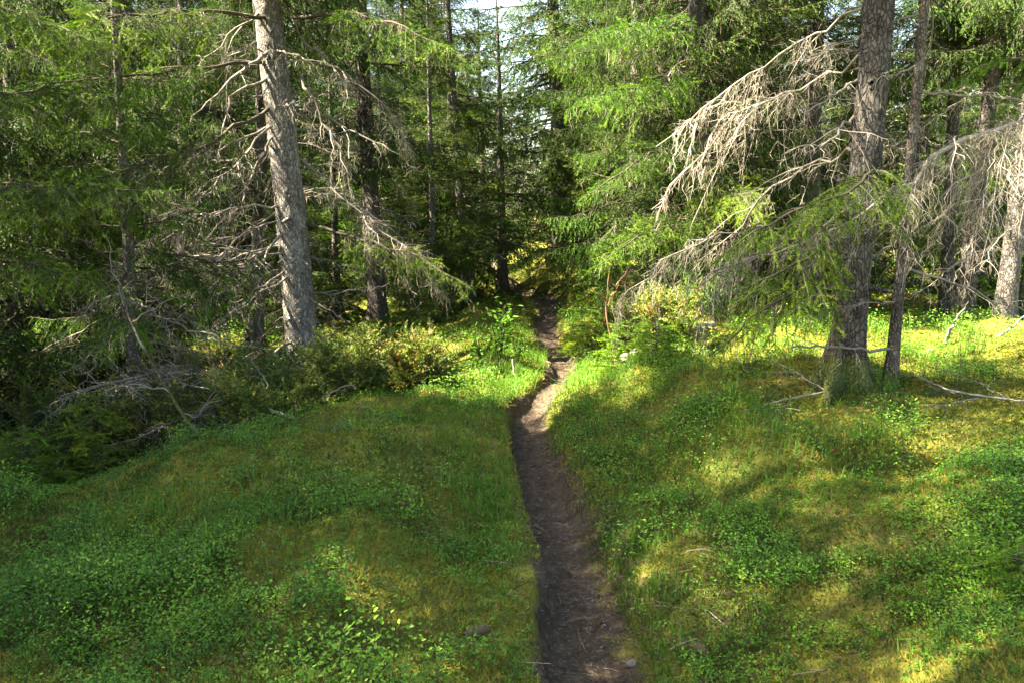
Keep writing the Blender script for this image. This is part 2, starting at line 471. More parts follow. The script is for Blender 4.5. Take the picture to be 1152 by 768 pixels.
M_bilberry = leafy("bilberry_leaves", [(0, (.028, .080, .010)), (.35, (.062, .155, .015)), (.7, (.125, .24, .022)), (.93, (.22, .28, .035)), (1, (.24, .07, .04))], trans=.35, rough=.55, spec=.18)
M_moss = leafy("moss_tufts", [(0, (.040, .068, .009)), (.4, (.105, .125, .016)), (.75, (.22, .21, .028)), (1, (.29, .19, .06))], trans=.25, rough=.8, spec=.1)
M_grass = leafy("grass_blades", [(0, (.045, .105, .016)), (.6, (.085, .175, .024)), (1, (.17, .22, .05))], trans=.4)
M_rowan = leafy("rowan_leaves", [(0, (.035, .095, .014)), (1, (.075, .165, .02))], trans=.45)
M_litter = plain("litter", [(0, (.04, .026, .015)), (.5, (.10, .066, .038)), (.85, (.15, .108, .068)), (1, (.22, .185, .145))])
M_stone = plain("stones", [(0, (.05, .042, .035)), (.5, (.10, .088, .075)), (1, (.18, .165, .15))], noise_scale=60)

def floor_mat():
    m, nt, out = new_mat("forest_floor")
    geo = nt.nodes.new("ShaderNodeNewGeometry")
    def nz(scale, detail=5., rough=.6):
        n = node(nt, "ShaderNodeTexNoise", Scale=scale, Detail=detail, Roughness=rough)
        nt.links.new(geo.outputs["Position"], n.inputs["Vector"])
        return n.outputs["Fac"]
    moss = ramp(nt, nz(2.3), [(.30, (.032, .045, .010)), (.48, (.065, .075, .014)), (.62, (.12, .12, .018)), (.78, (.13, .105, .025))])
    moss = mixc(nt, 1.0, moss, ramp(nt, nz(38., 6., .7), [(.28, (.45, .45, .45)), (.72, (1.5, 1.5, 1.45))]), 'MULTIPLY')
    litter = ramp(nt, nz(55., 6., .75), [(.3, (.05, .032, .02)), (.55, (.13, .085, .045)), (.75, (.22, .155, .09))])
    bare = ramp(nt, nz(1.1, 4., .65), [(.54, (0, 0, 0)), (.70, (.5, .5, .5))])
    c = mixc(nt, bare, moss, litter)
    soil = ramp(nt, nz(14., 8., .72), [(.28, (.022, .0165, .0105)), (.5, (.052, .039, .026)), (.75, (.10, .078, .054))])
    vo = node(nt, "ShaderNodeTexVoronoi", Scale=70.0); nt.links.new(geo.outputs["Position"], vo.inputs["Vector"])
    sp = nt.nodes.new("ShaderNodeSeparateColor"); nt.links.new(vo.outputs["Color"], sp.inputs[0])
    grit = ramp(nt, sp.outputs[0], [(.88, (0, 0, 0)), (.95, (.32, .32, .32))])
    soil = mixc(nt, grit, soil, (.17, .145, .12))
    pn = nt.nodes.new("ShaderNodeMath"); pn.operation = 'MULTIPLY_ADD'; pn.inputs[1].default_value = .7
    sub = nt.nodes.new("ShaderNodeMath"); sub.operation = 'SUBTRACT'; sub.inputs[1].default_value = .5
    nt.links.new(nz(9., 5., .7), sub.inputs[0]); nt.links.new(sub.outputs[0], pn.inputs[0]); nt.links.new(tint_of(nt), pn.inputs[2])
    k = ramp(nt, pn.outputs[0], [(.38, (0, 0, 0)), (.58, (1, 1, 1))])
    c = mixc(nt, k, c, soil)
    p = node(nt, "ShaderNodeBsdfPrincipled", Roughness=.95); p.inputs["Specular IOR Level"].default_value = .1
    nt.links.new(c, p.inputs["Base Color"])
    b = node(nt, "ShaderNodeBump", Strength=.7, Distance=.012)
    nt.links.new(nz(48., 8., .7), b.inputs["Height"]); nt.links.new(b.outputs[0], p.inputs["Normal"])
    nt.links.new(p.outputs[0], out.inputs[0])
    return m
M_floor = floor_mat()

# ------------------------------------------------------------------ ground and path
def lines(parts):
    out = []
    for a, b, st in parts: out.append(np.arange(a, b - 1e-6, st))
    return np.concatenate(out + [[parts[-1][1]]])
gx = lines([(-160, -40, 12), (-40, -8, 1.), (-8, -3.6, .11), (-3.6, 3.6, .032), (3.6, 8, .11), (8, 40, 1.), (40, 160, 12)])
gy = lines([(-60, -6, 6.), (-6, 1.5, .3), (1.5, 8, .032), (8, 15, .07), (15, 30, .3), (30, 60, 2.), (60, 260, 20)])
X, Y = np.meshgrid(gx, gy)
Z = height(X, Y)
S = np.abs(X - path_x(Y))
wob = fbm2(X, Y, .30, 51, 3).reshape(X.shape) * .08
pathness = 1 - sstep(.14, .32, S / path_w(Y) + wob - .015 * (X > path_x(Y)))
pathness = pathness * (sstep(40, 20, Y))
pathness = np.maximum(pathness, .75 * gauss(X, Y, .42, 3.3, .16, .9))            # worn right-hand bank
V = np.stack([X, Y, Z], -1).reshape(-1, 3)
ny, nx = X.shape
i = (np.arange(ny - 1) * nx)[:, None] + np.arange(nx - 1)[None]
F = np.stack([i, i + 1, i + nx + 1, i + nx], -1).reshape(-1, 4)
fp = pathness.reshape(-1)[F].mean(1)
for nm, sel in (("path", fp > .5), ("ground", fp <= .5)):
    used, inv = np.unique(F[sel], return_inverse=True)
    G = Mesh(); G.add(V[used], inv.reshape(-1, 4), 0, pathness.reshape(-1)[used], True)
    o = G.build(nm, [M_floor]); o["kind"] = "structure"
    o["label"] = {"path": "narrow trodden earth path sunk between mossy banks", "ground": "mossy forest floor rising in banks on both sides of the path"}[nm]

def stuff(G, name, mats, label, cat):
    o = G.build(name, mats); o["kind"] = "stuff"; o["label"] = label; o["category"] = cat
    return o

def scatter(n, y0, y1, rng, margin=.25):
    """points inside the view wedge between two distances, even per area"""
    y = np.sqrt(rng.random(n) * (y1 ** 2 - y0 ** 2) + y0 ** 2)
    x = (rng.random(n) * 2 - 1) * (y * .68 + margin)
    return x, y

# ------------------------------------------------------------------ ground cover
def moss_cover():
    G = Mesh(); rng = rng_of(3)
    for n, y0, y1, hh, w in ((300000, 1.6, 3.6, .013, .0065), (240000, 3.6, 6.5, .016, .011), (110000, 6.5, 11, .022, .018), (40000, 11, 20, .045, .04)):
        x, y = scatter(n, y0, y1, rng)
        s = np.abs(x - path_x(y)); k = s / path_w(y) + .10 * rng.random(n) > .27 + .07 * vnoise(np.stack([y * 9, np.sign(x - path_x(y)) * 5, y * 0], 1), 91)
        x, y = x[k], y[k]; n = len(x)
        z = height(x, y)
        a = rng.random(n) * 6.283; l = hh * (.5 + rng.random(n))
        tilt = .35 + rng.random(n) * 1.0
        tip = np.stack([x + np.cos(a) * l * tilt, y + np.sin(a) * l * tilt, z + l * (.75 - .35 * tilt * rng.random(n))], 1)
        b = rng.random(n) * 6.283
        d = np.stack([np.cos(b), np.sin(b), 0 * b], 1) * (w * (.6 + .8 * rng.random(n)))[:, None] * .5
        base = np.stack([x, y, z - .004], 1)
        Vv = np.stack([base - d, base + d, tip], 1).reshape(-1, 3)
        big = fbm2(x, y, .9, 61, 2); t = .46 + .24 * big + .26 * fbm2(x, y, .18, 63, 2) + .20 * rng.normal(size=n)
        dry = sstep(.25, .7, fbm2(x, y, 1.0, 67, 2) + .35 * gauss(x, y, .75, 2.7, .5, .7) + .5 * gauss(x, y, -.3, 2.9, .35, .8))
        t = t + dry * .34 * (rng.random(n) < .45)
        G.add(Vv, np.arange(n * 3).reshape(-1, 3), 0, np.repeat(np.clip(t, 0, 1), 3))
    stuff(G, "moss", [M_moss], "olive and yellow moss carpeting the banks beside the path", "moss")
moss_cover()

def leaves(G, c, size, rng, mat, tint, flat=.45, aspect=.55):
    """folded pointed-oval leaves at points c"""
    n = len(c)
    a = rng.random(n) * 6.283; e = flat * rng.normal(size=n) + .15
    D = np.stack([np.cos(a) * np.cos(e), np.sin(a) * np.cos(e), np.sin(e)], 1)
    W = norm(np.cross(D, np.array([0, 0, 1.])) + rng.normal(size=(n, 3)) * .25)
    Nn = np.cross(W, D)
    l = size * (.65 + .6 * rng.random(n)); wd = l * aspect * .5
    p = [c, c + D * (l * .3)[:, None] + W * wd[:, None] + Nn * (wd * .3)[:, None], c + D * (l * .7)[:, None] + W * (wd * .85)[:, None] + Nn * (wd * .25)[:, None], c + D * l[:, None],
         c + D * (l * .7)[:, None] - W * (wd * .85)[:, None] + Nn * (wd * .25)[:, None], c + D * (l * .3)[:, None] - W * wd[:, None] + Nn * (wd * .3)[:, None]]
    Vv = np.stack(p, 1).reshape(-1, 3)
    b = np.arange(n)[:, None] * 6
    Fq = np.concatenate([b + np.array([[0, 1, 2, 3]]), b + np.array([[0, 3, 4, 5]])])
    G.add(Vv, Fq, mat, np.repeat(np.clip(tint, 0, 1), 6))

def bilberry_cover():
    G = Mesh(); rng = rng_of(5)
    for n, y0, y1, size, per, hh in ((11000, 1.6, 3.4, .0125, 22, .085), (17000, 3.4, 6.2, .0145, 17, .105), (11000, 6.2, 10.5, .022, 12, .14), (4600, 10.5, 18, .045, 9, .2)):
        x, y = scatter(n, y0, y1, rng)
        s = x - path_x(y)
        dens = .46 + .55 * fbm2(x, y, 1.1, 71, 2) + .75 * fbm2(x, y, .34, 73, 2)
        dens = dens - .9 * gauss(x, y, .75, 2.6, .45, .6) - .6 * gauss(x, y, -.25, 3.4, .5, 1.8)
        dens = dens + .35 * sstep(-.9, -2.0, s)
        k = (np.abs(s) / path_w(y) > .24 + .16 * rng.random(n)) & (rng.random(n) < np.clip(dens, .04, 1))
        x, y, s = x[k], y[k], s[k]; n = len(x)
        z = height(x, y)
        clump = np.clip(.78 + .95 * fbm2(x, y, .42, 75, 2), .3, 2.1)
        h = hh * clump * (.6 + .7 * rng.random(n))
        lean = rng.normal(size=(n, 2)) * .35
        top = np.stack([x + lean[:, 0] * h, y + lean[:, 1] * h, z + h], 1); bot = np.stack([x, y, z - .005], 1)
        P = np.stack([bot, bot * .5 + top * .5 + rng.normal(size=(n, 3)) * .006, top], 1)
        Vv, Ff = tubes(P, np.broadcast_to(np.array([[.0014, .0011, .0006]]), (n, 3)), 3)
        G.add(Vv, Ff, 1, .3)
        idx = np.repeat(np.arange(n), per); w = .3 + .75 * rng.random(len(idx))
        c = bot[idx] * (1 - w[:, None]) + top[idx] * w[:, None] + rng.normal(size=(len(idx), 3)) * (h[idx] * .26)[:, None] * np.array([1, 1, .5])
        tone = .36 + .24 * fbm2(x, y, .5, 77, 2) + .18 * rng.normal(size=n)
        t = tone[idx] + .12 * rng.normal(size=len(idx)); t = np.where(rng.random(len(idx)) < .004, 1., np.minimum(t, .92))
        leaves(G, c, size * clump[idx] ** .45, rng, 0, t)
    stuff(G, "bilberry_plants", [M_bilberry, M_twig], "low green bilberry plants covering both banks of the path", "bilberry")
bilberry_cover()

def grass_cover():
    G = Mesh(); rng = rng_of(8)
    xs, ys, hs = [], [], []
    def patch(n, cx, cy, sx, sy, h):
        xs.append(cx + rng.normal(size=n) * sx); ys.append(cy + rng.normal(size=n) * sy); hs.append(np.full(n, h))
    patch(2400, -.45, 5.0, .20, .35, .06); patch(700, -.25, 4.1, .09, .35, .05); patch(2000, -.05, 6.9, .25, .35, .11); patch(1200, .10, 7.7, .20, .4, .10)
    patch(1200, -.12, 3.5, .08, .3, .07); patch(2400, .85, 6.4, .22, .6, .14); patch(1600, .75, 7.6, .2, .6, .16); patch(700, .52, 3.1, .10, .5, .07)
    patch(1500, -1.55, 3.2, .5, .4, .09); patch(1200, 1.15, 3.9, .3, .3, .09); patch(1400, 3.2, 6.6, .8, .4, .16); patch(1400, -.6, 15.5, .7, 1.0, .3); patch(1200, .0, 9.0, .3, .9, .16); patch(900, .9, 9.3, .3, .8, .16)
    for _ in range(34):
        x, y = scatter(1, 2, 8, rng); patch(16, x[0], y[0], .05, .05, .09)
    ye = 2 + rng.random(4200) ** 1.3 * 8; se = np.where(rng.random(4200) < .5, -1, 1) * (.235 + .11 * rng.random(4200)) * path_w(ye)
    tuft = vnoise(np.stack([ye * 5, np.sign(se) * 3, ye * 0], 1), 93) > -.1
    xs.append((path_x(ye) + se)[tuft]); ys.append(ye[tuft]); hs.append(np.full(tuft.sum(), .05))
    x = np.concatenate(xs); y = np.concatenate(ys); h = np.concatenate(hs); n = len(x)
    k = np.abs(x - path_x(y)) / path_w(y) > .22 + .08 * rng.random(n)
    x, y, h = x[k], y[k], h[k]; n = len(x)
    h = h * (.5 + .9 * rng.random(n)); z = height(x, y)
    a = rng.random(n) * 6.283; bend = .25 + .7 * rng.random(n)
    d = np.stack([np.cos(a), np.sin(a)], 1)
    wd = np.stack([-np.sin(a), np.cos(a), 0 * a], 1) * (.0016 + .0014 * rng.random(n))[:, None]
    p0 = np.stack([x, y, z - .01], 1)
    p1 = p0 + np.stack([d[:, 0] * h * bend * .25, d[:, 1] * h * bend * .25, h * .6], 1)
    p2 = p0 + np.stack([d[:, 0] * h * bend, d[:, 1] * h * bend, h * (1.05 - .45 * bend)], 1)
    Vv = np.stack([p0 - wd, p0 + wd, p1 + wd * .8, p1 - wd * .8, p2], 1).reshape(-1, 3)
    b = np.arange(n)[:, None] * 5
    t = np.clip(.45 + .2 * rng.normal(size=n) + .4 * (rng.random(n) < .06), 0, 1)
    G.add(Vv, np.concatenate([b + np.array([[0, 1, 2, 3]])]), 0, np.repeat(t, 5))
    G.add(Vv, b + np.array([[3, 2, 4]]), 0, np.repeat(t, 5))
    stuff(G, "grass", [M_grass], "fine bright green grass fringing the edges of the path", "grass")
grass_cover()

def litter_cover():
    G = Mesh(); rng = rng_of(9)
    n = 8500
    y = 2 + rng.random(n) ** 1.3 * 8; x = path_x(y) + rng.normal(size=n) * .16
    k = rng.random(n) < .8; x2, y2 = scatter(8000, 1.8, 7, rng)
    x = np.concatenate([x[k], x2, .7 + rng.normal(size=2600) * .3]); y = np.concatenate([y[k], y2, 2.75 + rng.normal(size=2600) * .4]); n = len(x)
    z = height(x, y) + .004
    l = .006 + .012 * rng.random(n) ** 2 + .09 * (rng.random(n) < .03) * rng.random(n)
    a = rng.random(n) * 6.283
    d = np.stack([np.cos(a), np.sin(a), rng.normal(size=n) * .1], 1) * l[:, None]
    p = np.stack([x, y, z], 1)
    P = np.stack([p - d, p + rng.normal(size=(n, 3)) * (l * .1)[:, None], p + d], 1)
    r = np.where(l > .04, .0022, .0010)[:, None] * np.array([[1, 1, .6]])
    Vv, Ff = tubes(P, r, 3)
    G.add(Vv, Ff, 0, np.repeat(rng.random(n), 9))
    stuff(G, "needle_litter", [M_litter], "brown needles and twig scraps strewn on the path", "litter")
    G = Mesh()
    n = 500
    y = 2.1 + rng.random(n) ** 1.2 * 8; x = path_x(y) + rng.normal(size=n) * .13; z = height(x, y)
    ico = np.array([[0, 0, 1], [.9, 0, .4], [.28, .85, .4], [-.72, .53, .4], [-.72, -.53, .4], [.28, -.85, .4], [.72, .53, -.4], [-.28, .85, -.4], [-.9, 0, -.4], [-.28, -.85, -.4], [.72, -.53, -.4], [0, 0, -1]])
    icf = np.array([[0, 1, 2], [0, 2, 3], [0, 3, 4], [0, 4, 5], [0, 5, 1], [1, 6, 2], [2, 7, 3], [3, 8, 4], [4, 9, 5], [5, 10, 1], [6, 7, 2], [7, 8, 3], [8, 9, 4], [9, 10, 5], [10, 6, 1], [11, 7, 6], [11, 8, 7], [11, 9, 8], [11, 10, 9], [11, 6, 10]])
    for q in range(n):
        r = .002 + .007 * rng.random() ** 3
        a = rng.random() * 6.28; R = rot(a, 0)
        v = (ico * (1 + .25 * rng.normal(size=(12, 1)))) * np.array([1.2, .85, .55]) * r
        G.add(v @ R.T + np.array([x[q], y[q], z[q] + r * .15]), icf, 0, rng.random(), True)
    stuff(G, "gravel", [M_stone], "small grey pebbles pressed into the path", "gravel")
litter_cover()

# ------------------------------------------------------------------ things
def thing(name, label, cat, loc=(0, 0, 0), group=None):
    o = bpy.data.objects.new(name, None); COL.objects.link(o)
    o.location = loc; o.empty_display_size = .2
    o["label"] = label; o["category"] = cat
    if group: o["group"] = group
    return o

def copy_thing(root, loc, yaw, scale, label, group):
    r = root.copy(); COL.objects.link(r)
    r.location = loc; r.rotation_euler = (0, 0, yaw); r.scale = (scale,) * 3
    r["label"] = label
    if group: r["group"] = group
    for ch in list(root.children):
        c = ch.copy(); COL.objects.link(c); c.parent = r
        for g in ch.children:
            d = g.copy(); COL.objects.link(d); d.parent = c
    return r

def trunk_mesh(H, r, lean, seed, hi=False, z_top=None, knots=()):
    rng = rng_of(seed)
    z_top = z_top or H
    lowz = np.arange(-.25, min(6.5, z_top), .025 if hi else .12); hiz = np.linspace(min(6.5, z_top), z_top, 14)
    z = np.concatenate([lowz, hiz])
    sides = 56 if hi else 16
    rad = r * np.clip(1 - np.maximum(z, 0) / H, .02, 1) ** .85 + r * .65 * np.exp(-np.maximum(z, 0) / .17)
    ph = rng.random(2) * 6.28
    cx = lean[0] * z + .025 * r / .15 * np.sin(z * 1.1 + ph[0]); cyy = lean[1] * z + .025 * r / .15 * np.sin(z * .9 + ph[1])
    a = np.arange(sides) / sides * 2 * math.pi
    V = np.zeros((len(z), sides, 3))
    ca, sa = np.cos(a)[None], np.sin(a)[None]
    lob = 1 + .36 * np.exp(-np.maximum(z, 0) / .17)[:, None] * np.cos(a * 5 + ph[0])[None] + .05 * np.cos(a * 3 + ph[1])[None]
    R = rad[:, None] * lob
    pts = np.stack([(ca * R).ravel(), (sa * R).ravel(), np.repeat(z, sides)], 1)
    bumpn = vnoise(pts * np.array([9, 9, 5.]), seed) * .035
    if hi:
        bumpn += vnoise(pts * np.array([38, 38, 20.]), seed + 1) * .040 + vnoise(pts * np.array([80, 80, 45.]), seed + 2) * .022
    R = R * (1 + bumpn.reshape(R.shape))
    V[..., 0] = cx[:, None] + ca * R; V[..., 1] = cyy[:, None] + sa * R; V[..., 2] = z[:, None]
    i = (np.arange(len(z) - 1) * sides)[:, None]; q = np.arange(sides)[None]; q2 = (q + 1) % sides
    F = np.stack([i + q, i + q2, i + q2 + sides, i + q + sides], -1).reshape(-1, 4)
    G = Mesh(); G.add(V.reshape(-1, 3), F, 0, .5, True)
    if hi:                                                   # broken branch collars
        for _ in range(60):
            zz = rng.random() * 3.6 + .3; an = rng.random() * 6.28
            rr = r * (1 - zz / H) ** .85
            d = np.array([math.cos(an), math.sin(an), rng.normal() * .35])
            b = np.array([lean[0] * zz, lean[1] * zz, zz]) + d * rr * .85
            l = .03 + .14 * rng.random() ** 2
            P = np.stack([b, b + d * l * .5, b + d * l])[None]
            v, f = tubes(P, np.array([[.02, .012, .007]]) * (.6 + .7 * rng.random()), 6)
            G.add(v, f, 0, .5, True)
    return G

def crown_mesh(H, R, lean, seed, lod_at, live0, kinds=('live', 'hanging'), whorl=.26, gap=None, per=(5, 8), thin=1.0, upto=None, top_gap=2.4):
    rng = rng_of(seed); G = Mesh()
    z = live0
    while z < (upto or H * .97):
        f = 1 - z / H
        near = lod_at(z)
        n = rng.integers(per[0], per[1] + 1)
        for q in range(n):
            if rng.random() > thin: continue
            yaw = rng.random() * 6.283
            if gap and any(abs((yaw - g + math.pi) % (2 * math.pi) - math.pi) < w and z < zz for g, w, zz in gap): continue
            L = R * (f ** .75) * (.55 + .6 * rng.random())
            k = kinds[0] if rng.random() < .55 else kinds[1]
            tp = template(k, near); pk = tp[rng.integers(len(tp))]
            s = L / 1.6
            pitch = -.10 + .55 * (1 - f) + .16 * rng.normal()
            zz = z + rng.normal() * .08
            G.merge(pk, rot(yaw, pitch, rng.normal() * .2) * s, (lean[0] * zz, lean[1] * zz, zz))
        z += whorl * (.75 + .5 * rng.random()) * (1. if near < 2 else 1.0 if near == 2 else top_gap)
    return G

def dead_mesh(H, R, lean, seed, z0, z1, n, lod, gap=None):
    rng = rng_of(seed + 900); G = Mesh()
    for q in range(n):
        z = z0 + (z1 - z0) * (q + rng.random()) / n
        yaw = rng.random() * 6.283
        if gap and any(abs((yaw - g + math.pi) % (2 * math.pi) - math.pi) < w for g, w, zz in gap): continue
        L = R * (.5 + .6 * rng.random())
        tp = template('dead', lod)
        G.merge(tp[rng.integers(len(tp))], rot(yaw, -.15 + .25 * rng.normal(), rng.normal() * .4) * (L / 1.4), (lean[0] * z, lean[1] * z, z))
    return G

MATS_CROWN = [M_twig, M_needle_old, M_lichen]
MATS_FRESH = [M_twig, M_needle, M_lichen]
M_sunlit_twig = plain("sunlit_twigs", [(0, (.075, .064, .05)), (.5, (.19, .168, .14)), (1, (.36, .33, .28))])  # lighter copy of the dead twigs, sunlight put into the colour
M_sunlit_lichen = leafy("sunlit_beard_lichen", [(0, (.13, .12, .075)), (.5, (.27, .25, .17)), (1, (.44, .41, .31))], trans=.3, warm=(1., .98, .85))  # same for the beard lichen: raised colour stands in for sun on it
MATS_SUNLIT = [M_sunlit_twig, M_needle_old, M_sunlit_lichen]
MATS_DEAD = [M_deadtwig, M_needle_old, M_lichen]

def spruce(label, x, y, H, r, R, seed, lean=(0, 0), near=1, live0=1.6, dead=(.5, 3.0, 14), barkm=None, hi=False, group=None, gap=None, kinds=('live', 'hanging'), thin=1., name="spruce_tree", fresh=False, top=4.6, top_gap=3.4, whorl=.26):
    root = thing(name, label, "spruce", (x, y, h1(x, y)), group)
    trunk_mesh(H, r, lean, seed, hi).build("trunk", [barkm or M_bark], root)
    lod_at = (lambda z: near if z < top else (2 if z < top + 1.5 and near < 2 else 3)) if near < 3 else (lambda z: 3)
    crown_mesh(H, R, lean, seed, lod_at, live0, kinds, gap=gap, thin=thin, top_gap=top_gap, whorl=whorl).build("crown", MATS_FRESH if fresh else MATS_CROWN, root)
    if dead:
        dead_mesh(H, R * .8, lean, seed, dead[0], dead[1], dead[2], min(near, 2), gap).build("lower_branches", MATS_DEAD, root)
    return root

def axis_px(b, t, Y):
    """trunk foot and lean from two pixels on the trunk at forward distance Y"""
    p, q = at(*b, Y), at(*t, Y)
    lx = (q[0] - p[0]) / (q[2] - p[2])
    x = p[0]
    for _ in range(3): x = p[0] - lx * (p[2] - h1(x, Y))
    return x, lx

# --- the trees one can tell apart
def px_branch(root, pts, r0, r1, seed, name="dead_branch", mats=None, **kw):
    """a bough of its own under a tree, through points given as (pixel x, pixel y, distance)"""
    P = np.array([at(a, b, c) for a, b, c in pts]) - np.array(root.location)
    G = Mesh(); branch(G, P, r0, r1, rng_of(seed), **kw)
    return G.build(name, mats or MATS_DEAD, root)

toward_cam = -math.pi / 2
# 1 big left spruce
x, lx = axis_px((342, 415), (307, 40), 8.2)
big_left = spruce("large pale-barked spruce leaning left of the path, bare lower trunk in sun", x, 8.2, 15, .168, 1.9, 101, (lx, 0), near=1, live0=4.2, dead=(.5, 4.4, 44), hi=True, barkm=M_bark_pale, gap=[(toward_cam, .55, 4.2)], top=4.5)
for k, (pts, r0, kw) in enumerate([
    ([(304, 58, 8.1), (262, 88, 7.8), (210, 138, 7.5)], .024, dict(sec=.35, sec_step=.16)),
    ([(304, 86, 8.1), (270, 100, 7.9), (256, 120, 7.8), (244, 190, 7.7)], .017, dict(sec=.30, sec_step=.12)),
    ([(338, 84, 8.1), (352, 120, 8.0), (382, 165, 7.9), (398, 225, 7.8)], .017, dict(sec=.42, sec_step=.06, lichen=9., tert=.8)),
    ([(338, 42, 8.2), (380, 80, 8.1), (425, 112, 8.0), (470, 175, 7.9)], .016, dict(sec=.55, sec_step=.045, lichen=10., tert=.9)),
    ([(341, 118, 8.2), (380, 140, 8.1), (425, 160, 8.0), (470, 190, 7.9)], .015, dict(sec=.45, sec_step=.08, lichen=8.)),
    ([(345, 335, 8.1), (368, 348, 8.0), (394, 364, 7.9)], .011, dict(sec=.10, sec_step=.15)),
    ([(310, 150, 8.1), (285, 190, 7.8), (262, 260, 7.6)], .012, dict(sec=.35, sec_step=.09, lichen=7.)),
    ([(320, 262, 8.1), (280, 300, 7.6), (215, 350, 7.2), (150, 380, 7.0)], .015, dict(sec=.50, sec_step=.07, lichen=6.)),
    ([(316, 230, 8.1), (250, 235, 7.7), (180, 260, 7.3), (120, 300, 7.0)], .014, dict(sec=.65, sec_step=.035, lichen=8., tert=.9)),
    ([(322, 285, 8.1), (240, 285, 7.4), (160, 310, 6.9), (90, 350, 6.6)], .013, dict(sec=.65, sec_step=.035, lichen=8., tert=.9)),
    ([(308, 140, 8.1), (250, 200, 7.6), (215, 240, 7.3), (150, 250, 7.0)], .012, dict(sec=.55, sec_step=.04, lichen=9., tert=.9)),
    ([(326, 310, 8.1), (270, 345, 7.5), (210, 395, 7.1)], .012, dict(sec=.45, sec_step=.07, lichen=5.)),
    ([(328, 385, 8.1), (265, 425, 7.0), (200, 432, 6.4), (120, 432, 6.0), (45, 445, 5.7)], .016, dict(sec=.6, sec_step=.04, lichen=4., tert=.7, spread=1.4, t0=.42, droop=.15, wob=.5)),
    ([(328, 395, 8.1), (262, 435, 6.8), (200, 420, 6.3), (130, 425, 6.0), (80, 440, 5.8)], .014, dict(sec=.55, sec_step=.045, lichen=4., tert=.7, spread=1.4, t0=.42, droop=.1, wob=.5)),
    ([(330, 402, 8.1), (265, 455, 6.6), (210, 470, 6.1), (160, 490, 5.8), (120, 500, 5.7)], .013, dict(sec=.55, sec_step=.028, lichen=4., tert=.9, spread=.7, t0=.42, droop=.2)),
    ([(340, 180, 8.2), (400, 230, 8.0), (450, 275, 7.8), (505, 330, 7.7)], .013, dict(sec=.65, sec_step=.04, lichen=12., tert=.9)),
]):
    px_branch(big_left, pts, r0, .003, 300 + k, live=False, lod=0, **{**dict(droop=.4, tert=.6, t0=.2, wob=.35), **kw})
for k, (pts, kw) in enumerate([
    ([(305, 120, 8.1), (230, 165, 7.2), (140, 190, 6.6), (40, 225, 6.2)], dict(sec=.75)),
    ([(300, 20, 8.1), (200, 10, 7.2), (110, 20, 6.7), (20, 60, 6.4)], dict(sec=.8)),
    ([(300, 70, 8.1), (200, 80, 7.4), (90, 90, 6.8), (-10, 105, 6.4)], dict(sec=.7)),
    ([(330, 20, 8.1), (400, 15, 7.6), (460, 30, 7.2), (520, 70, 7.0)], dict(sec=.6)),
    ([(340, 250, 8.2), (410, 270, 7.8), (470, 290, 7.5), (530, 325, 7.3)], dict(sec=.5)),
]):
    px_branch(big_left, pts, .020, .004, 340 + k, name="bough", mats=MATS_FRESH, live=True, lod=0, droop=.5, sec_step=.042, spread=1.5, tert=1.2, lichen=5., bare=.42, fresh=.16, t0=.25, **kw)

GREEN_RIGHT = []
# 10 big right spruce
x, lx = axis_px((950, 440), (985, 5), 4.75)
big_right = spruce("large dark scaly-barked spruce standing on the right bank beside the slim dead-looking stem", x, 4.75, 18, .090, 2.0, 110, (lx, 0), near=1, live0=3.0, dead=None, barkm=M_bark_shaded, hi=True, gap=[(toward_cam, .8, 5.0), (math.pi, .5, 3.6)], top=4.5)
for k, (pts, r0, kw) in enumerate([
    ([(964, 172, 5.3), (925, 180, 5.5), (880, 205, 5.6), (845, 240, 5.7), (795, 292, 5.8)], .012, dict(sec=.5, sec_step=.08, lichen=8.)),
    ([(970, 10, 5.3), (905, 45, 5.5), (850, 75, 5.6), (800, 115, 5.7), (740, 165, 5.8)], .008, dict(sec=.42, sec_step=.042, lichen=12., droop=.8, tert=1.1, spread=2.2)),
    ([(968, 60, 5.3), (900, 100, 5.5), (840, 120, 5.7), (775, 190, 5.8), (730, 235, 5.9)], .008, dict(sec=.40, sec_step=.045, lichen=12., droop=.9, tert=1.1, spread=2.2)),
    ([(965, 90, 5.3), (930, 110, 5.2), (905, 130, 5.2)], .009, dict(sec=.3, sec_step=.1, lichen=6.)),
    ([(985, 140, 5.3), (1005, 158, 5.3), (1020, 190, 5.3)], .010, dict(sec=.25, sec_step=.12, lichen=4.)),
    ([(962, 130, 5.3), (930, 160, 5.1), (890, 170, 5.0)], .009, dict(sec=.4, sec_step=.09, lichen=6.)),
    ([(955, 200, 5.3), (920, 240, 5.4), (860, 260, 5.5), (790, 272, 5.6), (730, 300, 5.7), (700, 345, 5.7)], .009, dict(sec=.50, sec_step=.045, lichen=12., droop=1.5, tert=1.2, spread=1.8)),
    ([(955, 235, 5.3), (900, 280, 5.4), (830, 295, 5.5), (770, 330, 5.6)], .014, dict(sec=.5, sec_step=.06, lichen=8., droop=1.4)),
]):
    pts = [(a, b, 4.75 + (c - 5.3) * 2.3) for a, b, c in pts]
    px_branch(big_right, pts, r0, .003, 400 + k, mats=MATS_SUNLIT if k in (1, 2) else None, live=False, lod=0, t0=.15, wob=.3, **{**dict(droop=.5, tert=.7), **kw})
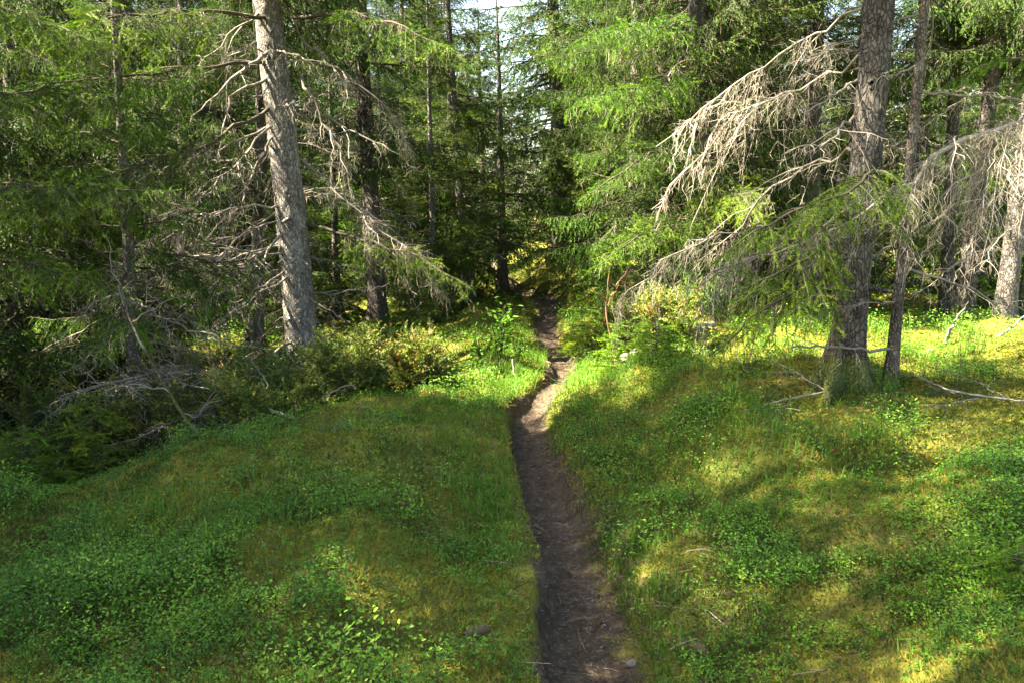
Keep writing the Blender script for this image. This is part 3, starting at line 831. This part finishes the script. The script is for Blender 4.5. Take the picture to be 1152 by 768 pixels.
for k, pts in enumerate([
    [(955, 215, 5.2), (910, 230, 4.9), (860, 255, 4.7), (815, 285, 4.6)],
    [(955, 265, 5.2), (915, 285, 4.9), (870, 310, 4.7), (820, 345, 4.6)],
    [(950, 300, 5.2), (905, 320, 4.8), (850, 355, 4.6), (800, 400, 4.5)],
    [(965, 200, 5.2), (985, 190, 4.9), (960, 215, 4.5), (905, 235, 4.3)],
]):
    pts = [(a, b, c - .45) for a, b, c in pts]
    px_branch(big_right, pts, .013, .003, 430 + k, name="bough", mats=MATS_FRESH, live=True, lod=0, droop=.9, sec=.36, sec_step=.055, lichen=3., bare=.2, fresh=.24, t0=.2)

for k, pts in enumerate([
    [(785, 150, 8.5), (745, 170, 7.6), (700, 190, 7.0), (655, 225, 6.7)],
    [(785, 100, 8.5), (735, 95, 7.6), (690, 100, 7.0), (645, 120, 6.7)],
    [(785, 235, 8.5), (755, 255, 7.5), (715, 265, 6.9), (675, 300, 6.6)],
    [(785, 40, 8.5), (740, 30, 7.7), (690, 30, 7.1), (640, 50, 6.8)],
    [(787, 270, 8.5), (800, 300, 7.4), (790, 320, 6.7), (770, 350, 6.3)],
    [(786, 200, 8.5), (815, 215, 7.4), (840, 225, 6.6), (850, 250, 6.2)],
]):
    GREEN_RIGHT.append((pts, 440 + k))

# 11 slim stem beside it
x, lx = axis_px((1000, 440), (1040, 5), 4.65)
slim = thing("slim_spruce", "slim dark leaning stem just right of the big scaly-barked spruce", "spruce", (x, 4.65, h1(x, 4.65)))
trunk_mesh(9, .032, (lx, 0), 111, False).build("trunk", [M_bark_slim], slim)
dead_mesh(8, .9, (lx, 0), 111, .5, 3.4, 16, 1, [(toward_cam, .5, 9)]).build("lower_branches", MATS_DEAD, slim)
crown_mesh(9, 1.2, (lx, 0), 111, lambda z: 1 if z < 4.2 else 3, 3.4, thin=.8).build("crown", MATS_CROWN, slim)
px_branch(slim, [(1004, 392, 4.65), (975, 393, 4.6), (940, 390, 4.5), (890, 388, 4.4)], .010, .005, 451, live=False, lod=0, sec=.3, sec_step=.12, droop=.5, t0=.3, lichen=4., tert=.5)

# right tree outside the frame with its lichen bough reaching in
off_right = spruce("spruce at the right edge whose heavy lichen-hung bough reaches across", 4.15, 4.6, 17, .15, 1.7, 120, (0, 0), near=2, live0=3.6, dead=None, thin=.7)
px_branch(off_right, [(1300, 90, 4.6), (1152, 132, 4.6), (1095, 155, 4.6), (1040, 195, 4.6), (985, 232, 4.6), (925, 262, 4.6)], .026, .005, 461, name="bough", mats=MATS_SUNLIT, live=False, lod=0, sec=.50, sec_step=.028, droop=.8, lichen=26., tert=1.5, t0=.30, spread=1.8, strand=.12)
px_branch(off_right, [(1300, 190, 4.5), (1150, 160, 4.6), (1100, 190, 4.6), (1060, 220, 4.6)], .016, .004, 462, name="bough", mats=MATS_SUNLIT, live=False, lod=0, sec=.4, sec_step=.05, droop=.9, lichen=14., tert=1.0, t0=.3)
px_branch(off_right, [(1300, 20, 4.6), (1180, 60, 4.6), (1120, 70, 4.6), (1070, 90, 4.7)], .014, .003, 463, name="bough", mats=MATS_FRESH, live=True, lod=0, sec=.45, sec_step=.06, droop=.6, t0=.3, fresh=.1)

def px_tree(b, t, Yd, r, seed, label, H=11, R=1.5, **kw):
    x, lx = axis_px(b, t, Yd)
    kw.setdefault('top', 2.6 + Yd * .25); kw.setdefault('near', 1 if Yd < 10.6 else 2)
    return spruce(label, x, Yd, H, r, R, seed, (lx, 0), **kw)

GAPC = [(toward_cam, .5, 3.2)]
px_tree((425, 380), (409, 60), 10.7, .125, 102, "grey straight trunk close behind and right of the large pale-barked spruce", live0=2.3, dead=(.6, 3.8, 34), barkm=M_bark_shaded)
px_tree((527, 330), (513, 140), 12.2, .10, 103, "slender spruce left of the path with a grey trunk showing between hanging boughs", H=6.5, live0=.9, R=1.8, fresh=True, whorl=.25)
px_tree((462, 300), (452, 0), 13.2, .09, 104, "thin dark spruce trunk between the straight grey trunk and the slender spruce", H=6.8, live0=1.0, R=1.8, whorl=.25)
px_tree((567, 340), (562, 150), 13.6, .09, 105, "short dark trunk at the left edge of the far path bend", H=5.2, live0=.95, R=1.6, fresh=True, whorl=.26)
px_tree((630, 335), (623, 0), 15.2, .15, 106, "spruce at the head of the path, two-toned trunk foot beside a fallen log", H=13, live0=1.15, R=2.0, fresh=True, dead=(.8, 2., 6), whorl=.19)
px_tree((652, 328), (655, 200), 17.2, .10, 107, "far spruce just right of the spruce at the head of the path", live0=.7, R=1.9, fresh=True)
lichen_spruce = px_tree((788, 400), (785, 130), 8.6, .115, 108, "lichen-flecked spruce behind the grey hanging twigs right of the path", live0=1.0, dead=(.5, 3.6, 26), R=1.65)
for pts, sd in GREEN_RIGHT:
    px_branch(lichen_spruce, pts, .016, .004, sd, name="bough", mats=MATS_FRESH, live=True, lod=0, droop=.55, sec=.44, sec_step=.042, lichen=3., bare=.18, fresh=.12, t0=.2, spread=1.7, tert=1.3)
px_tree((912, 400), (917, 60), 9.2, .115, 109, "dark trunk seen left of the big scaly-barked spruce", live0=2.8, dead=(.8, 3.6, 18), R=1.5, barkm=M_bark_shaded, gap=GAPC)
px_tree((1062, 385), (1068, 230), 8.8, .07, 113, "narrow dark trunk, first right of the slim leaning stem", live0=2.8, dead=(.6, 3., 12), R=1.2, barkm=M_bark_shaded, gap=GAPC, H=12)
px_tree((1082, 388), (1098, 240), 8.3, .085, 114, "dark trunk leaning right between the narrow trunk and the pale grey trunk", live0=2.8, dead=(.6, 3., 12), R=1.3, barkm=M_bark_shaded, gap=GAPC, H=13)
px_tree((1127, 390), (1146, 225), 8.0, .092, 115, "pale grey trunk leaning right near the right edge of the photo", live0=2.9, dead=(1., 3.6, 14), R=1.4, gap=GAPC, H=14)
px_tree((1152, 385), (1162, 260), 8.7, .08, 116, "sunlit trunk cut by the right edge of the photo", live0=2.9, dead=(1., 3.6, 14), R=1.3, gap=GAPC, H=14)
px_tree((153, 480), (148, 380), 7.0, .07, 117, "short thin trunk behind the fan of bare twigs on the left", live0=1.3, dead=(.3, 2.0, 30), H=5.5, R=1.6, thin=.75, fresh=True)
px_tree((287, 380), (291, 180), 10.0, .10, 118, "grey trunk half hidden just left of the large pale-barked spruce", live0=2.0, dead=(.5, 3., 20), H=7, R=1.6)
px_tree((100, 400), (92, 250), 9.4, .09, 119, "deep green spruce in the dark left part of the forest", live0=.4, dead=None, H=7, R=1.9)
px_tree((20, 400), (14, 200), 8.2, .10, 121, "spruce at the left edge, boughs hanging to the ground", live0=.3, dead=(.3, 2.5, 12), H=7, R=2.0)
px_tree((205, 380), (205, 200), 11.2, .10, 122, "spruce deep behind the left bare twigs, boughs down to the ground", live0=.4, dead=None, H=7, R=2.0)
px_tree((715, 380), (715, 200), 10.2, .09, 123, "drooping green spruce at the right side of the path, hiding its trunk", live0=.5, dead=None, R=1.25, kinds=('hanging', 'hanging'), fresh=True, H=14)
px_tree((690, 350), (688, 150), 13.2, .10, 124, "spruce with green boughs over the right side of the far path", live0=.5, dead=None, R=1.7, fresh=True, whorl=.19)
px_tree((845, 380), (846, 150), 11.2, .10, 125, "spruce behind the tangle of bare branches right of the path", live0=.6, dead=(.5, 3, 12), R=1.7)
px_tree((545, 345), (540, 100), 16.5, .11, 126, "spruce left of the far path, behind the short dark trunk", H=5.5, live0=.7, dead=None, R=1.7, fresh=True, whorl=.26)

young = None
for (xx, yy, H, lab) in (
    (-1.15, 11.6, 5.2, "young spruce right of the straight grey trunk, boughs to the moss"),
    (-2.75, 12.6, 6.2, "young spruce left of the straight grey trunk, boughs to the moss"),
    (-3.9, 11.8, 6.0, "young spruce behind the trunk half hidden by the large pale-barked spruce"),
    (2.9, 10.4, 5.0, "young spruce left of the dark trunk, filling the gap behind bare limbs"),
    (4.7, 11.4, 6.0, "young spruce behind the narrow dark trunk on the right"),
    (6.1, 10.6, 5.4, "young spruce behind the pale grey leaning trunk on the right"),
    (7.2, 12.0, 6.4, "young spruce seen past the right edge trunk"),
    (-2.3, 14.4, 6.0, "young spruce behind the gap between the straight grey and the thin dark trunk"),
    (-3.7, 15.2, 6.4, "young spruce deep behind the large pale-barked spruce"),
    (-1.3, 17.0, 6.0, "young spruce deep behind the slender spruce left of the path"),
    (-3.05, 10.9, 3.4, "low young spruce between the large pale-barked and the straight grey trunk"),
    (-1.75, 13.0, 3.8, "low young spruce just behind the straight grey trunk"),
    (-.95, 14.6, 4.0, "low young spruce left of the short dark trunk at the path bend"),
    (-4.6, 13.2, 4.2, "low young spruce deep behind the bare twigs of the large pale-barked spruce"),
    (-1.3, 10.1, 2.2, "waist-high young spruce right of the straight grey trunk foot"),
    (1.35, 12.0, 5.0, "young spruce just right of the far path bend"),
):
    if young is None:
        young = spruce(lab, xx, yy, 5.6, .055, 1.35, 900, near=1, live0=.25, dead=None, fresh=True, kinds=('live', 'young'), thin=.85)
    else:
        copy_thing(young, (xx, yy, h1(xx, yy) - .03), xx * 3.1, H / 5.6, lab, None)

# --- left spruces outside the frame that keep the foreground in shade
off_left = spruce("spruce beyond the left edge, green boughs reaching into view", -5.3, 6.7, 6.5, .10, 2.3, 131, near=2, live0=.6, dead=None)
for k, pts in enumerate([
    [(-120, 90, 6.4), (-20, 110, 6.3), (60, 100, 6.2), (130, 110, 6.1)],
    [(-120, 190, 6.4), (-20, 210, 6.2), (70, 210, 6.0), (190, 215, 5.9)],
    [(-120, 280, 6.4), (-20, 290, 6.2), (60, 300, 6.1), (140, 330, 6.0)],
    [(-120, 0, 6.4), (-20, 0, 6.3), (60, 30, 6.3), (120, 50, 6.2)],
]):
    px_branch(off_left, pts, .016, .004, 480 + k, name="bough", mats=MATS_FRESH, live=True, lod=0, droop=.45, sec=.58, sec_step=.042, lichen=4., bare=.25, fresh=.15, t0=.2, spread=1.6, tert=1.2)

# --- spruces of the forest behind: four built, the rest copies
protos = []
for k, (seed, H, R, live0) in enumerate([(201, 10.5, 2.0, .35), (202, 12, 2.1, .7), (203, 9, 1.9, .3), (204, 11.5, 1.9, 1.0)]):
    protos.append((seed, H, R, live0))
GROUPS = {
    "back": ("spruces standing deep in the forest behind the path", "dense spruce standing deep in the forest behind the head of the path"),
    "left": ("spruces standing deep in the forest on the left", "dense spruce standing deep in the dark forest on the left"),
    "right": ("spruces standing deep in the forest on the right", "dense spruce standing deep in the bright forest on the right"),
    "shade": ("spruces shading the near ground", "spruce standing outside the left edge that shades the mossy near ground"),
}
spots = []
rng = rng_of(77)
cand = []
for yy in np.arange(12.5, 48, 2.6):
    for xx in np.arange(-.72 * yy - 3, .72 * yy + 3, 2.7 + yy * .03):
        cand.append((xx + rng.normal() * .6, yy + rng.normal() * .6))
for xx, yy in cand:
    if abs(xx - path_x(min(yy, 16)) - .03 * (yy - 16)) < 1.3 + .022 * yy: continue
    if yy < 18.5 and -7 < xx < .5: continue
    if yy < 17 and abs(xx) < 2.6: continue
    if xx > .18 * yy + 1 and rng.random() < .3: continue
    if xx < -.15 * yy and rng.random() < .25: continue
    ratio = xx / yy
    spots.append((xx, yy, "back" if abs(ratio) < .2 else "left" if ratio < 0 else "right"))
built = {}
for k, (xx, yy, g) in enumerate(spots):
    q = int(rng.integers(4)); gr, lab = GROUPS[g]
    if q not in built:
        seed, H, R, live0 = protos[q]
        built[q] = spruce(lab, xx, yy, H, .10, R, seed, near=2, live0=live0, dead=(.4, 4., 22), group=gr, top=10.)
    else:
        copy_thing(built[q], (xx, yy, h1(xx, yy) - .05), rng.random() * 6.28, (.8 + .4 * rng.random()) * (1.6 if g == 'left' and xx < -8 else 1.05), lab, gr)

gr, lab = GROUPS["shade"]
shade = None
for k, (xx, yy) in enumerate(((-6.5, 4.3), (-8.2, 3.4), (-5.6, 3.1), (-9.5, 4.4), (-7.0, 1.9), (-11, 4.0), (-4.8, 1.4), (-10.5, 2.4), (-5.6, 4.0), (-7.8, 4.5), (-9.2, 5.7))):
    if shade is None:
        shade = spruce(lab, xx, yy, 15, .15, 2.4, 140, near=3, live0=3.4, dead=None, group=gr, top_gap=.95)
    else:
        copy_thing(shade, (xx, yy, h1(xx, yy) - .05), k * 1.7, .85 + .05 * (k % 5), lab, gr)

# ------------------------------------------------------------------ shrubs, saplings and dead wood
def juniper(label, x, y, size, n, seed, mats, fresh=0., lod=1, name="juniper_bush"):
    rng = rng_of(seed)
    root = thing(name, label, "juniper", (x, y, h1(x, y)))
    G = Mesh()
    for k in range(int(n * 1.7)):
        a = rng.random() * 6.283; out = .12 + .62 * rng.random(); hh = size * (.55 + .55 * rng.random())
        t = np.linspace(0, 1, 7)
        P = np.stack([math.cos(a) * out * size * t ** 1.1, math.sin(a) * out * size * t ** 1.1, hh * t ** .8 - .03], 1)
        P[1:] += rng.normal(size=(6, 3)) * .02
        branch(G, P, .008, .002, rng, True, lod, sec=.26, sec_step=.030, t0=.15, droop=.0, rise=.35, bare=.0, spread=1.8, fresh=fresh + .25 * (rng.random() < .12), lichen=0)
    G.build("foliage", mats, root)
    return root
MJ = [M_twig, M_juniper, M_lichen]
juniper("large juniper in front of the foot of the large pale-barked spruce", *at(300, 450, 6.7)[:2], 1.25, 34, 501, MJ, .05)
juniper("grey-green juniper right of the large pale-barked spruce foot", *at(385, 440, 7.2)[:2], 1.05, 26, 502, MJ, .08)
juniper("light green juniper between the straight grey trunk and the path", *at(440, 420, 7.6)[:2], .85, 22, 503, MJ, .15)
juniper("low juniper under the leaning dead stick on the left", *at(215, 455, 6.6)[:2], 1.15, 28, 504, MJ, .1)
juniper("small juniper on the crest of the mound by the thin crooked dead sapling", *at(395, 465, 5.9)[:2], .5, 16, 509, MJ, .12)
juniper("leafy green juniper between the crooked sapling and the large pale-barked spruce", *at(318, 470, 6.0)[:2], .8, 20, 510, MJ, .15)
juniper("pale green juniper at the sunlit top of the mound near the rowan saplings", *at(470, 440, 6.7)[:2], .55, 16, 511, MJ, .18)
juniper("juniper with reddish tips beside the white fallen log on the right bank", *at(752, 425, 6.3)[:2], .5, 16, 505, MJ, .25)
juniper("upright juniper behind the rusty forked stem", *at(700, 420, 7.6)[:2], .6, 14, 506, MJ, .1)
juniper("dim juniper behind the left crest of the mossy mound", *at(70, 470, 6.6)[:2], 1.1, 24, 507, MJ, 0.)
juniper("sprawling juniper behind the left edge of the mossy mound", *at(5, 490, 5.7)[:2], .8, 20, 508, MJ, 0.)

def seedling(label, x, y, H, seed, n=26, R=.28):
    rng = rng_of(seed)
    root = thing("spruce_seedling", label, "spruce seedling", (x, y, h1(x, y)))
    S = Mesh(); v, f = tubes(np.array([[[0, 0, -.03], [.01, 0, H * .5], [0, .01, H]]]), np.array([[.009, .006, .002]]), 6); S.add(v, f, 0, .4, True)
    S.build("trunk", [M_twig], root)
    G = Mesh()
    for k in range(n):
        z = H * (.08 + .9 * k / n); a = k * 2.4 + rng.random()
        L = R * (1 - z / H) ** .7 * (.7 + .5 * rng.random()) + .05
        P = np.array([[0, 0, z], [math.cos(a) * L * .5, math.sin(a) * L * .5, z + L * .08], [math.cos(a) * L, math.sin(a) * L, z + L * .10]])
        branch(G, P, .004, .0015, rng, True, 0, sec=.12, sec_step=.028, t0=.2, droop=.15, bare=0., fresh=.32)
    G.build("crown", MATS_FRESH, root)
x, y = at(705, 450, 5.9)[:2]; seedling("small bright spruce seedling on the sunlit right bank", x, y, .42, 521)
x, y = at(690, 400, 8.0)[:2]; seedling("young spruce at the foot of the rusty forked stem", x, y, 1.1, 522, 40, .45)
x, y = at(660, 420, 7.6)[:2]; seedling("tiny spruce seedling beside the right edge of the path", x, y, .3, 523)
x, y = at(735, 455, 5.6)[:2]; seedling("spruce seedling right of the bright seedling, smaller and tilted", x, y, .3, 524, 20, .2)
x, y = at(60, 470, 5.9)[:2]; seedling("light green spruce seedling behind the left crest of the mound", x, y, .6, 525, 30, .35)
x, y = at(110, 480, 5.6)[:2]; seedling("young light green spruce in the hollow behind the mound, below the bare twig fan", x, y, .95, 527, 34, .5)
x, y = at(215, 470, 6.0)[:2]; seedling("young spruce in the hollow left of the leaning dead stick foot", x, y, .9, 528, 34, .42)
x, y = at(25, 500, 5.2)[:2]; seedling("young spruce at the left edge of the photo behind the mound", x, y, .8, 529, 34, .45)
x, y = at(1150, 755, 2.25)[:2]; seedling("pale spruce seedling in the bottom right corner", x, y, .13, 526, 12, .09)

def rowan(label, x, y, H, seed, n_leaf, size):
    rng = rng_of(seed)
    root = thing("rowan_sapling", label, "sapling", (x, y, h1(x, y)))
    S, G = Mesh(), Mesh()
    for k in range(4):
        a = rng.random() * 6.28; hh = H * (.65 + .4 * rng.random()); sp = .18 * H
        P = np.array([[0, 0, -.03], [math.cos(a) * sp * .4, math.sin(a) * sp * .4, hh * .5], [math.cos(a) * sp, math.sin(a) * sp, hh]])
        v, f = tubes(P[None], np.array([[.007, .005, .002]]), 5); S.add(v, f, 0, .5, True)
        w = .3 + .7 * rng.random(n_leaf // 4)
        c = np.stack([np.interp(w, [0, .5, 1], P[:, q]) for q in range(3)], 1) + rng.normal(size=(len(w), 3)) * H * .10 * np.array([1, 1, .7])
        leaves(G, c, size, rng, 0, .4 + .25 * rng.normal(size=len(w)), .5, .5)
    S.build("stem", [M_twig], root); G.build("foliage", [M_rowan], root)
x, y = at(562, 415, 7.4)[:2]; rowan("leafy rowan sapling left of the path with large bright leaves", x, y, .58, 531, 170, .052)
x, y = at(582, 425, 7.3)[:2]; rowan("low rowan sapling at the left path edge in front of the leafy one", x, y, .28, 532, 60, .042)
x, y = at(542, 428, 7.0)[:2]; rowan("small rowan sapling left of the leafy one, in grass", x, y, .4, 533, 60, .05)

def stick(name, label, cat, pts, r0, r1, seed, mats, group=None, forks=(), twig=None, live=False):
    """a bare stem or log through world points, as a thing of its own"""
    pts = np.array(pts, float); base = pts[0].copy()
    root = thing(name, label, cat, base, group)
    rng = rng_of(seed); G = Mesh()
    K = 24
    seg = np.concatenate([[0], np.cumsum(np.linalg.norm(np.diff(pts, axis=0), axis=1))]); tt = np.linspace(0, seg[-1], K)
    A = np.stack([np.interp(tt, seg, pts[:, q]) for q in range(3)], 1) - base
    A[1:-1] = (A[:-2] + 2 * A[1:-1] + A[2:]) / 4
    A += rng.normal(size=A.shape) * min(r0 * .35, .008)
    rad = np.linspace(r0, r1, K) * (1 + .12 * rng.normal(size=K))
    v, f = tubes(A[None], rad[None], 10); G.add(v, f, 0, np.clip(.5 + .2 * rng.normal(size=len(v)), 0, 1), True)
    for q in (0, -1):                                        # closed ends
        c = A[q]; ring = v.reshape(K, 10, 3)[q]
        G.add(np.vstack([ring, c[None]]), np.array([[i, (i + 1) % 10, 10] for i in range(10)]), 0, .8)
    G.build("stem", [mats], root)
    for k, fp in enumerate(forks):
        P = np.array(fp, float) - base
        g = Mesh(); branch(g, P, r1 * .9 + .002, .002, rng_of(seed + 5 + k), live=False, lod=0, sec=.22, sec_step=.08, droop=.3, tert=.5, lichen=4., wob=.4, t0=.25)
        g.build("branch", [M_deadtwig if mats is not M_rust else M_rust, M_needle, M_lichen], root)
    return root
def drop(px, py, dz=0.):
    p = ground_at(px, py); p[2] += dz; return p
stick("leaning_stick", "bare dead stick leaning left over the crest of the left mound", "dead stick", [drop(237, 502, -.02), at(205, 465, 5.2), at(170, 410, 5.5), at(140, 345, 5.8), at(132, 300, 5.9)], .013, .005, 601, M_bark_slim,
      forks=[[at(205, 465, 5.2), at(222, 470, 5.1), at(240, 440, 5.0)], [at(150, 362, 5.7), at(185, 340, 5.6), at(215, 330, 5.5)], [at(140, 345, 5.8), at(125, 300, 5.9), at(120, 260, 6.0)], [at(190, 440, 5.3), at(150, 430, 5.4), at(110, 440, 5.5)]])
stick("leaning_stick", "thin crooked dead sapling standing on the mound below the large pale-barked spruce", "dead sapling", [drop(365, 492, -.02), at(367, 455, 5.25), at(362, 430, 5.3), at(335, 412, 5.35), at(322, 395, 5.4)], .010, .004, 602, M_bark_slim,
      forks=[[at(366, 445, 5.25), at(385, 435, 5.3), at(400, 432, 5.3)], [drop(372, 485), at(395, 470, 5.2), at(410, 450, 5.2)]])
stick("forked_stem", "rusty orange forked dead stem right of the path", "dead stem", [drop(697, 432, -.03), at(690, 395, 7.0), at(682, 360, 7.05), at(684, 320, 7.1), at(690, 280, 7.1)], .010, .005, 603, M_rust,
      forks=[[at(683, 345, 7.05), at(695, 320, 7.05), at(712, 292, 7.0)]])
stick("fallen_log", "white weathered log lying on the right bank behind the juniper", "log", [at(700, 405, 7.0), at(740, 388, 7.0), at(775, 374, 7.1), at(800, 365, 7.2)], .055, .035, 604, M_log)
stick("fallen_pole", "long grey fallen pole lying behind the slim leaning stem", "fallen pole", [at(1008, 408, 6.6), at(1060, 394, 6.8), at(1110, 388, 7.0), at(1200, 380, 7.2)], .035, .02, 605, M_log,
      forks=[[at(1060, 392, 6.8), at(1075, 360, 6.7), at(1090, 340, 6.6)], [at(1110, 386, 7.0), at(1130, 375, 6.9), at(1160, 350, 6.8)]])
stick("fallen_branch", "pale dead branch fanned out on the ground at the right edge", "fallen branch", [drop(1200, 462, .03), drop(1120, 457, .05), drop(1070, 452, .06), drop(1030, 440, .10)], .008, .003, 606, M_log,
      forks=[[drop(1100, 456, .04), drop(1060, 462, .03), drop(1030, 462, .03)], [drop(1130, 457, .05), drop(1090, 440, .08), drop(1050, 433, .12)], [drop(1080, 453, .06), drop(1050, 448, .06), drop(1010, 428, .14)]])
stick("fallen_branch", "thin dead branch with twigs lying left of the big scaly-barked spruce", "fallen branch", [drop(985, 425, .06), drop(930, 450, .05), drop(880, 458, .05), drop(840, 470, .04)], .007, .003, 607, M_log,
      forks=[[drop(930, 450, .05), drop(900, 440, .10), drop(860, 425, .16)], [drop(890, 457, .05), drop(870, 470, .04), drop(858, 482, .03)]])
stick("fallen_log", "thin fallen log beside the spruce at the head of the path", "log", [at(636, 327, 15.0), at(655, 331, 14.9), at(685, 336, 14.6)], .05, .035, 608, M_log)
stick("fallen_branch", "bare pale branches heaped under the juniper left of the crooked sapling", "fallen branch", [drop(330, 478, .05), at(290, 455, 5.9), at(250, 440, 6.2), at(200, 430, 6.4)], .010, .004, 609, M_log,
      forks=[[at(290, 455, 5.9), at(270, 480, 5.7), at(240, 490, 5.6)], [at(250, 440, 6.2), at(220, 465, 6.0), at(170, 480, 5.9)], [at(310, 465, 5.8), at(300, 430, 5.9), at(280, 400, 6.0)]])
stick("broken_stake", "short broken stake standing by the rowan saplings", "stake", [drop(580, 445, -.03), at(580, 425, 7.0), at(577, 404, 7.0)], .012, .009, 610, M_log)
# a few things lying on the moss
def lump(name, label, cat, px, py, size, seed, mat, squash=.6):
    rng = rng_of(seed); p = drop(px, py, size * .25)
    import bmesh
    bm = bmesh.new(); bmesh.ops.create_icosphere(bm, subdivisions=3, radius=1)
    vs = np.array([v.co[:] for v in bm.verts])
    d = 1 + .22 * vnoise(vs * 1.3 + seed, seed) + .10 * vnoise(vs * 3.1 + seed, seed + 1)
    for v, q, s in zip(bm.verts, vs, d): v.co = Vector(q * s * np.array([1.2, .9, squash]) * size)
    me = bpy.data.meshes.new(name); bm.to_mesh(me); bm.free()
    a = me.attributes.new("tint", 'FLOAT', 'POINT'); a.data.foreach_set("value", np.full(len(me.vertices), .6, np.float32))
    for f in me.polygons: f.use_smooth = True
    me.materials.append(mat)
    o = bpy.data.objects.new(name, me); COL.objects.link(o); o.location = p; o["label"] = label; o["category"] = cat
lump("stone", "grey stone half sunk in the worn right bank of the path", "stone", 712, 748, .018, 703, M_stone, .8)
def cone(label, px, py, yaw, seed):
    """a spruce cone: spiral rows of overlapping scales round a tapered core"""
    p = drop(px, py, .012); G = Mesh(); rng = rng_of(seed)
    L, R = .085, .015
    K = 12; t = np.linspace(0, 1, K)
    core = np.stack([(t - .5) * L, 0 * t, 0 * t], 1); rad = R * np.sqrt(np.clip(1 - (2 * t - .95) ** 2 * .9, .05, 1))
    v, f = tubes(core[None], rad[None], 10); G.add(v, f, 0, .15, True)
    n = 110; q = np.arange(n) / n; a = np.arange(n) * 2.39996
    rr = R * np.sqrt(np.clip(1 - (2 * q - .95) ** 2 * .9, .05, 1))
    rad_d = np.stack([0 * a, np.cos(a), np.sin(a)], 1); tan_d = np.stack([0 * a, -np.sin(a), np.cos(a)], 1); ax = np.array([1., 0, 0])
    b = np.stack([(q - .5) * L, 0 * q, 0 * q], 1) + rad_d * (rr * .9)[:, None]
    tip = b + ax * .013 + rad_d * .0045
    V = np.stack([b - tan_d * .005, b + tan_d * .005, tip + tan_d * .004, tip - tan_d * .004], 1).reshape(-1, 3)
    G.add(V, np.arange(n * 4).reshape(-1, 4), 0, np.repeat(.3 + .3 * rng.random(n), 4))
    o = G.build("spruce_cone", [M_litter]); o.location = p; o.rotation_euler = (0, .1, yaw); o["label"] = label; o["category"] = "cone"
cone("brown spruce cone lying in moss left of the path", 535, 714, .6, 704)
cone("brown spruce cone on the worn moss of the right bank, near the bottom edge", 790, 735, 2.0, 705)
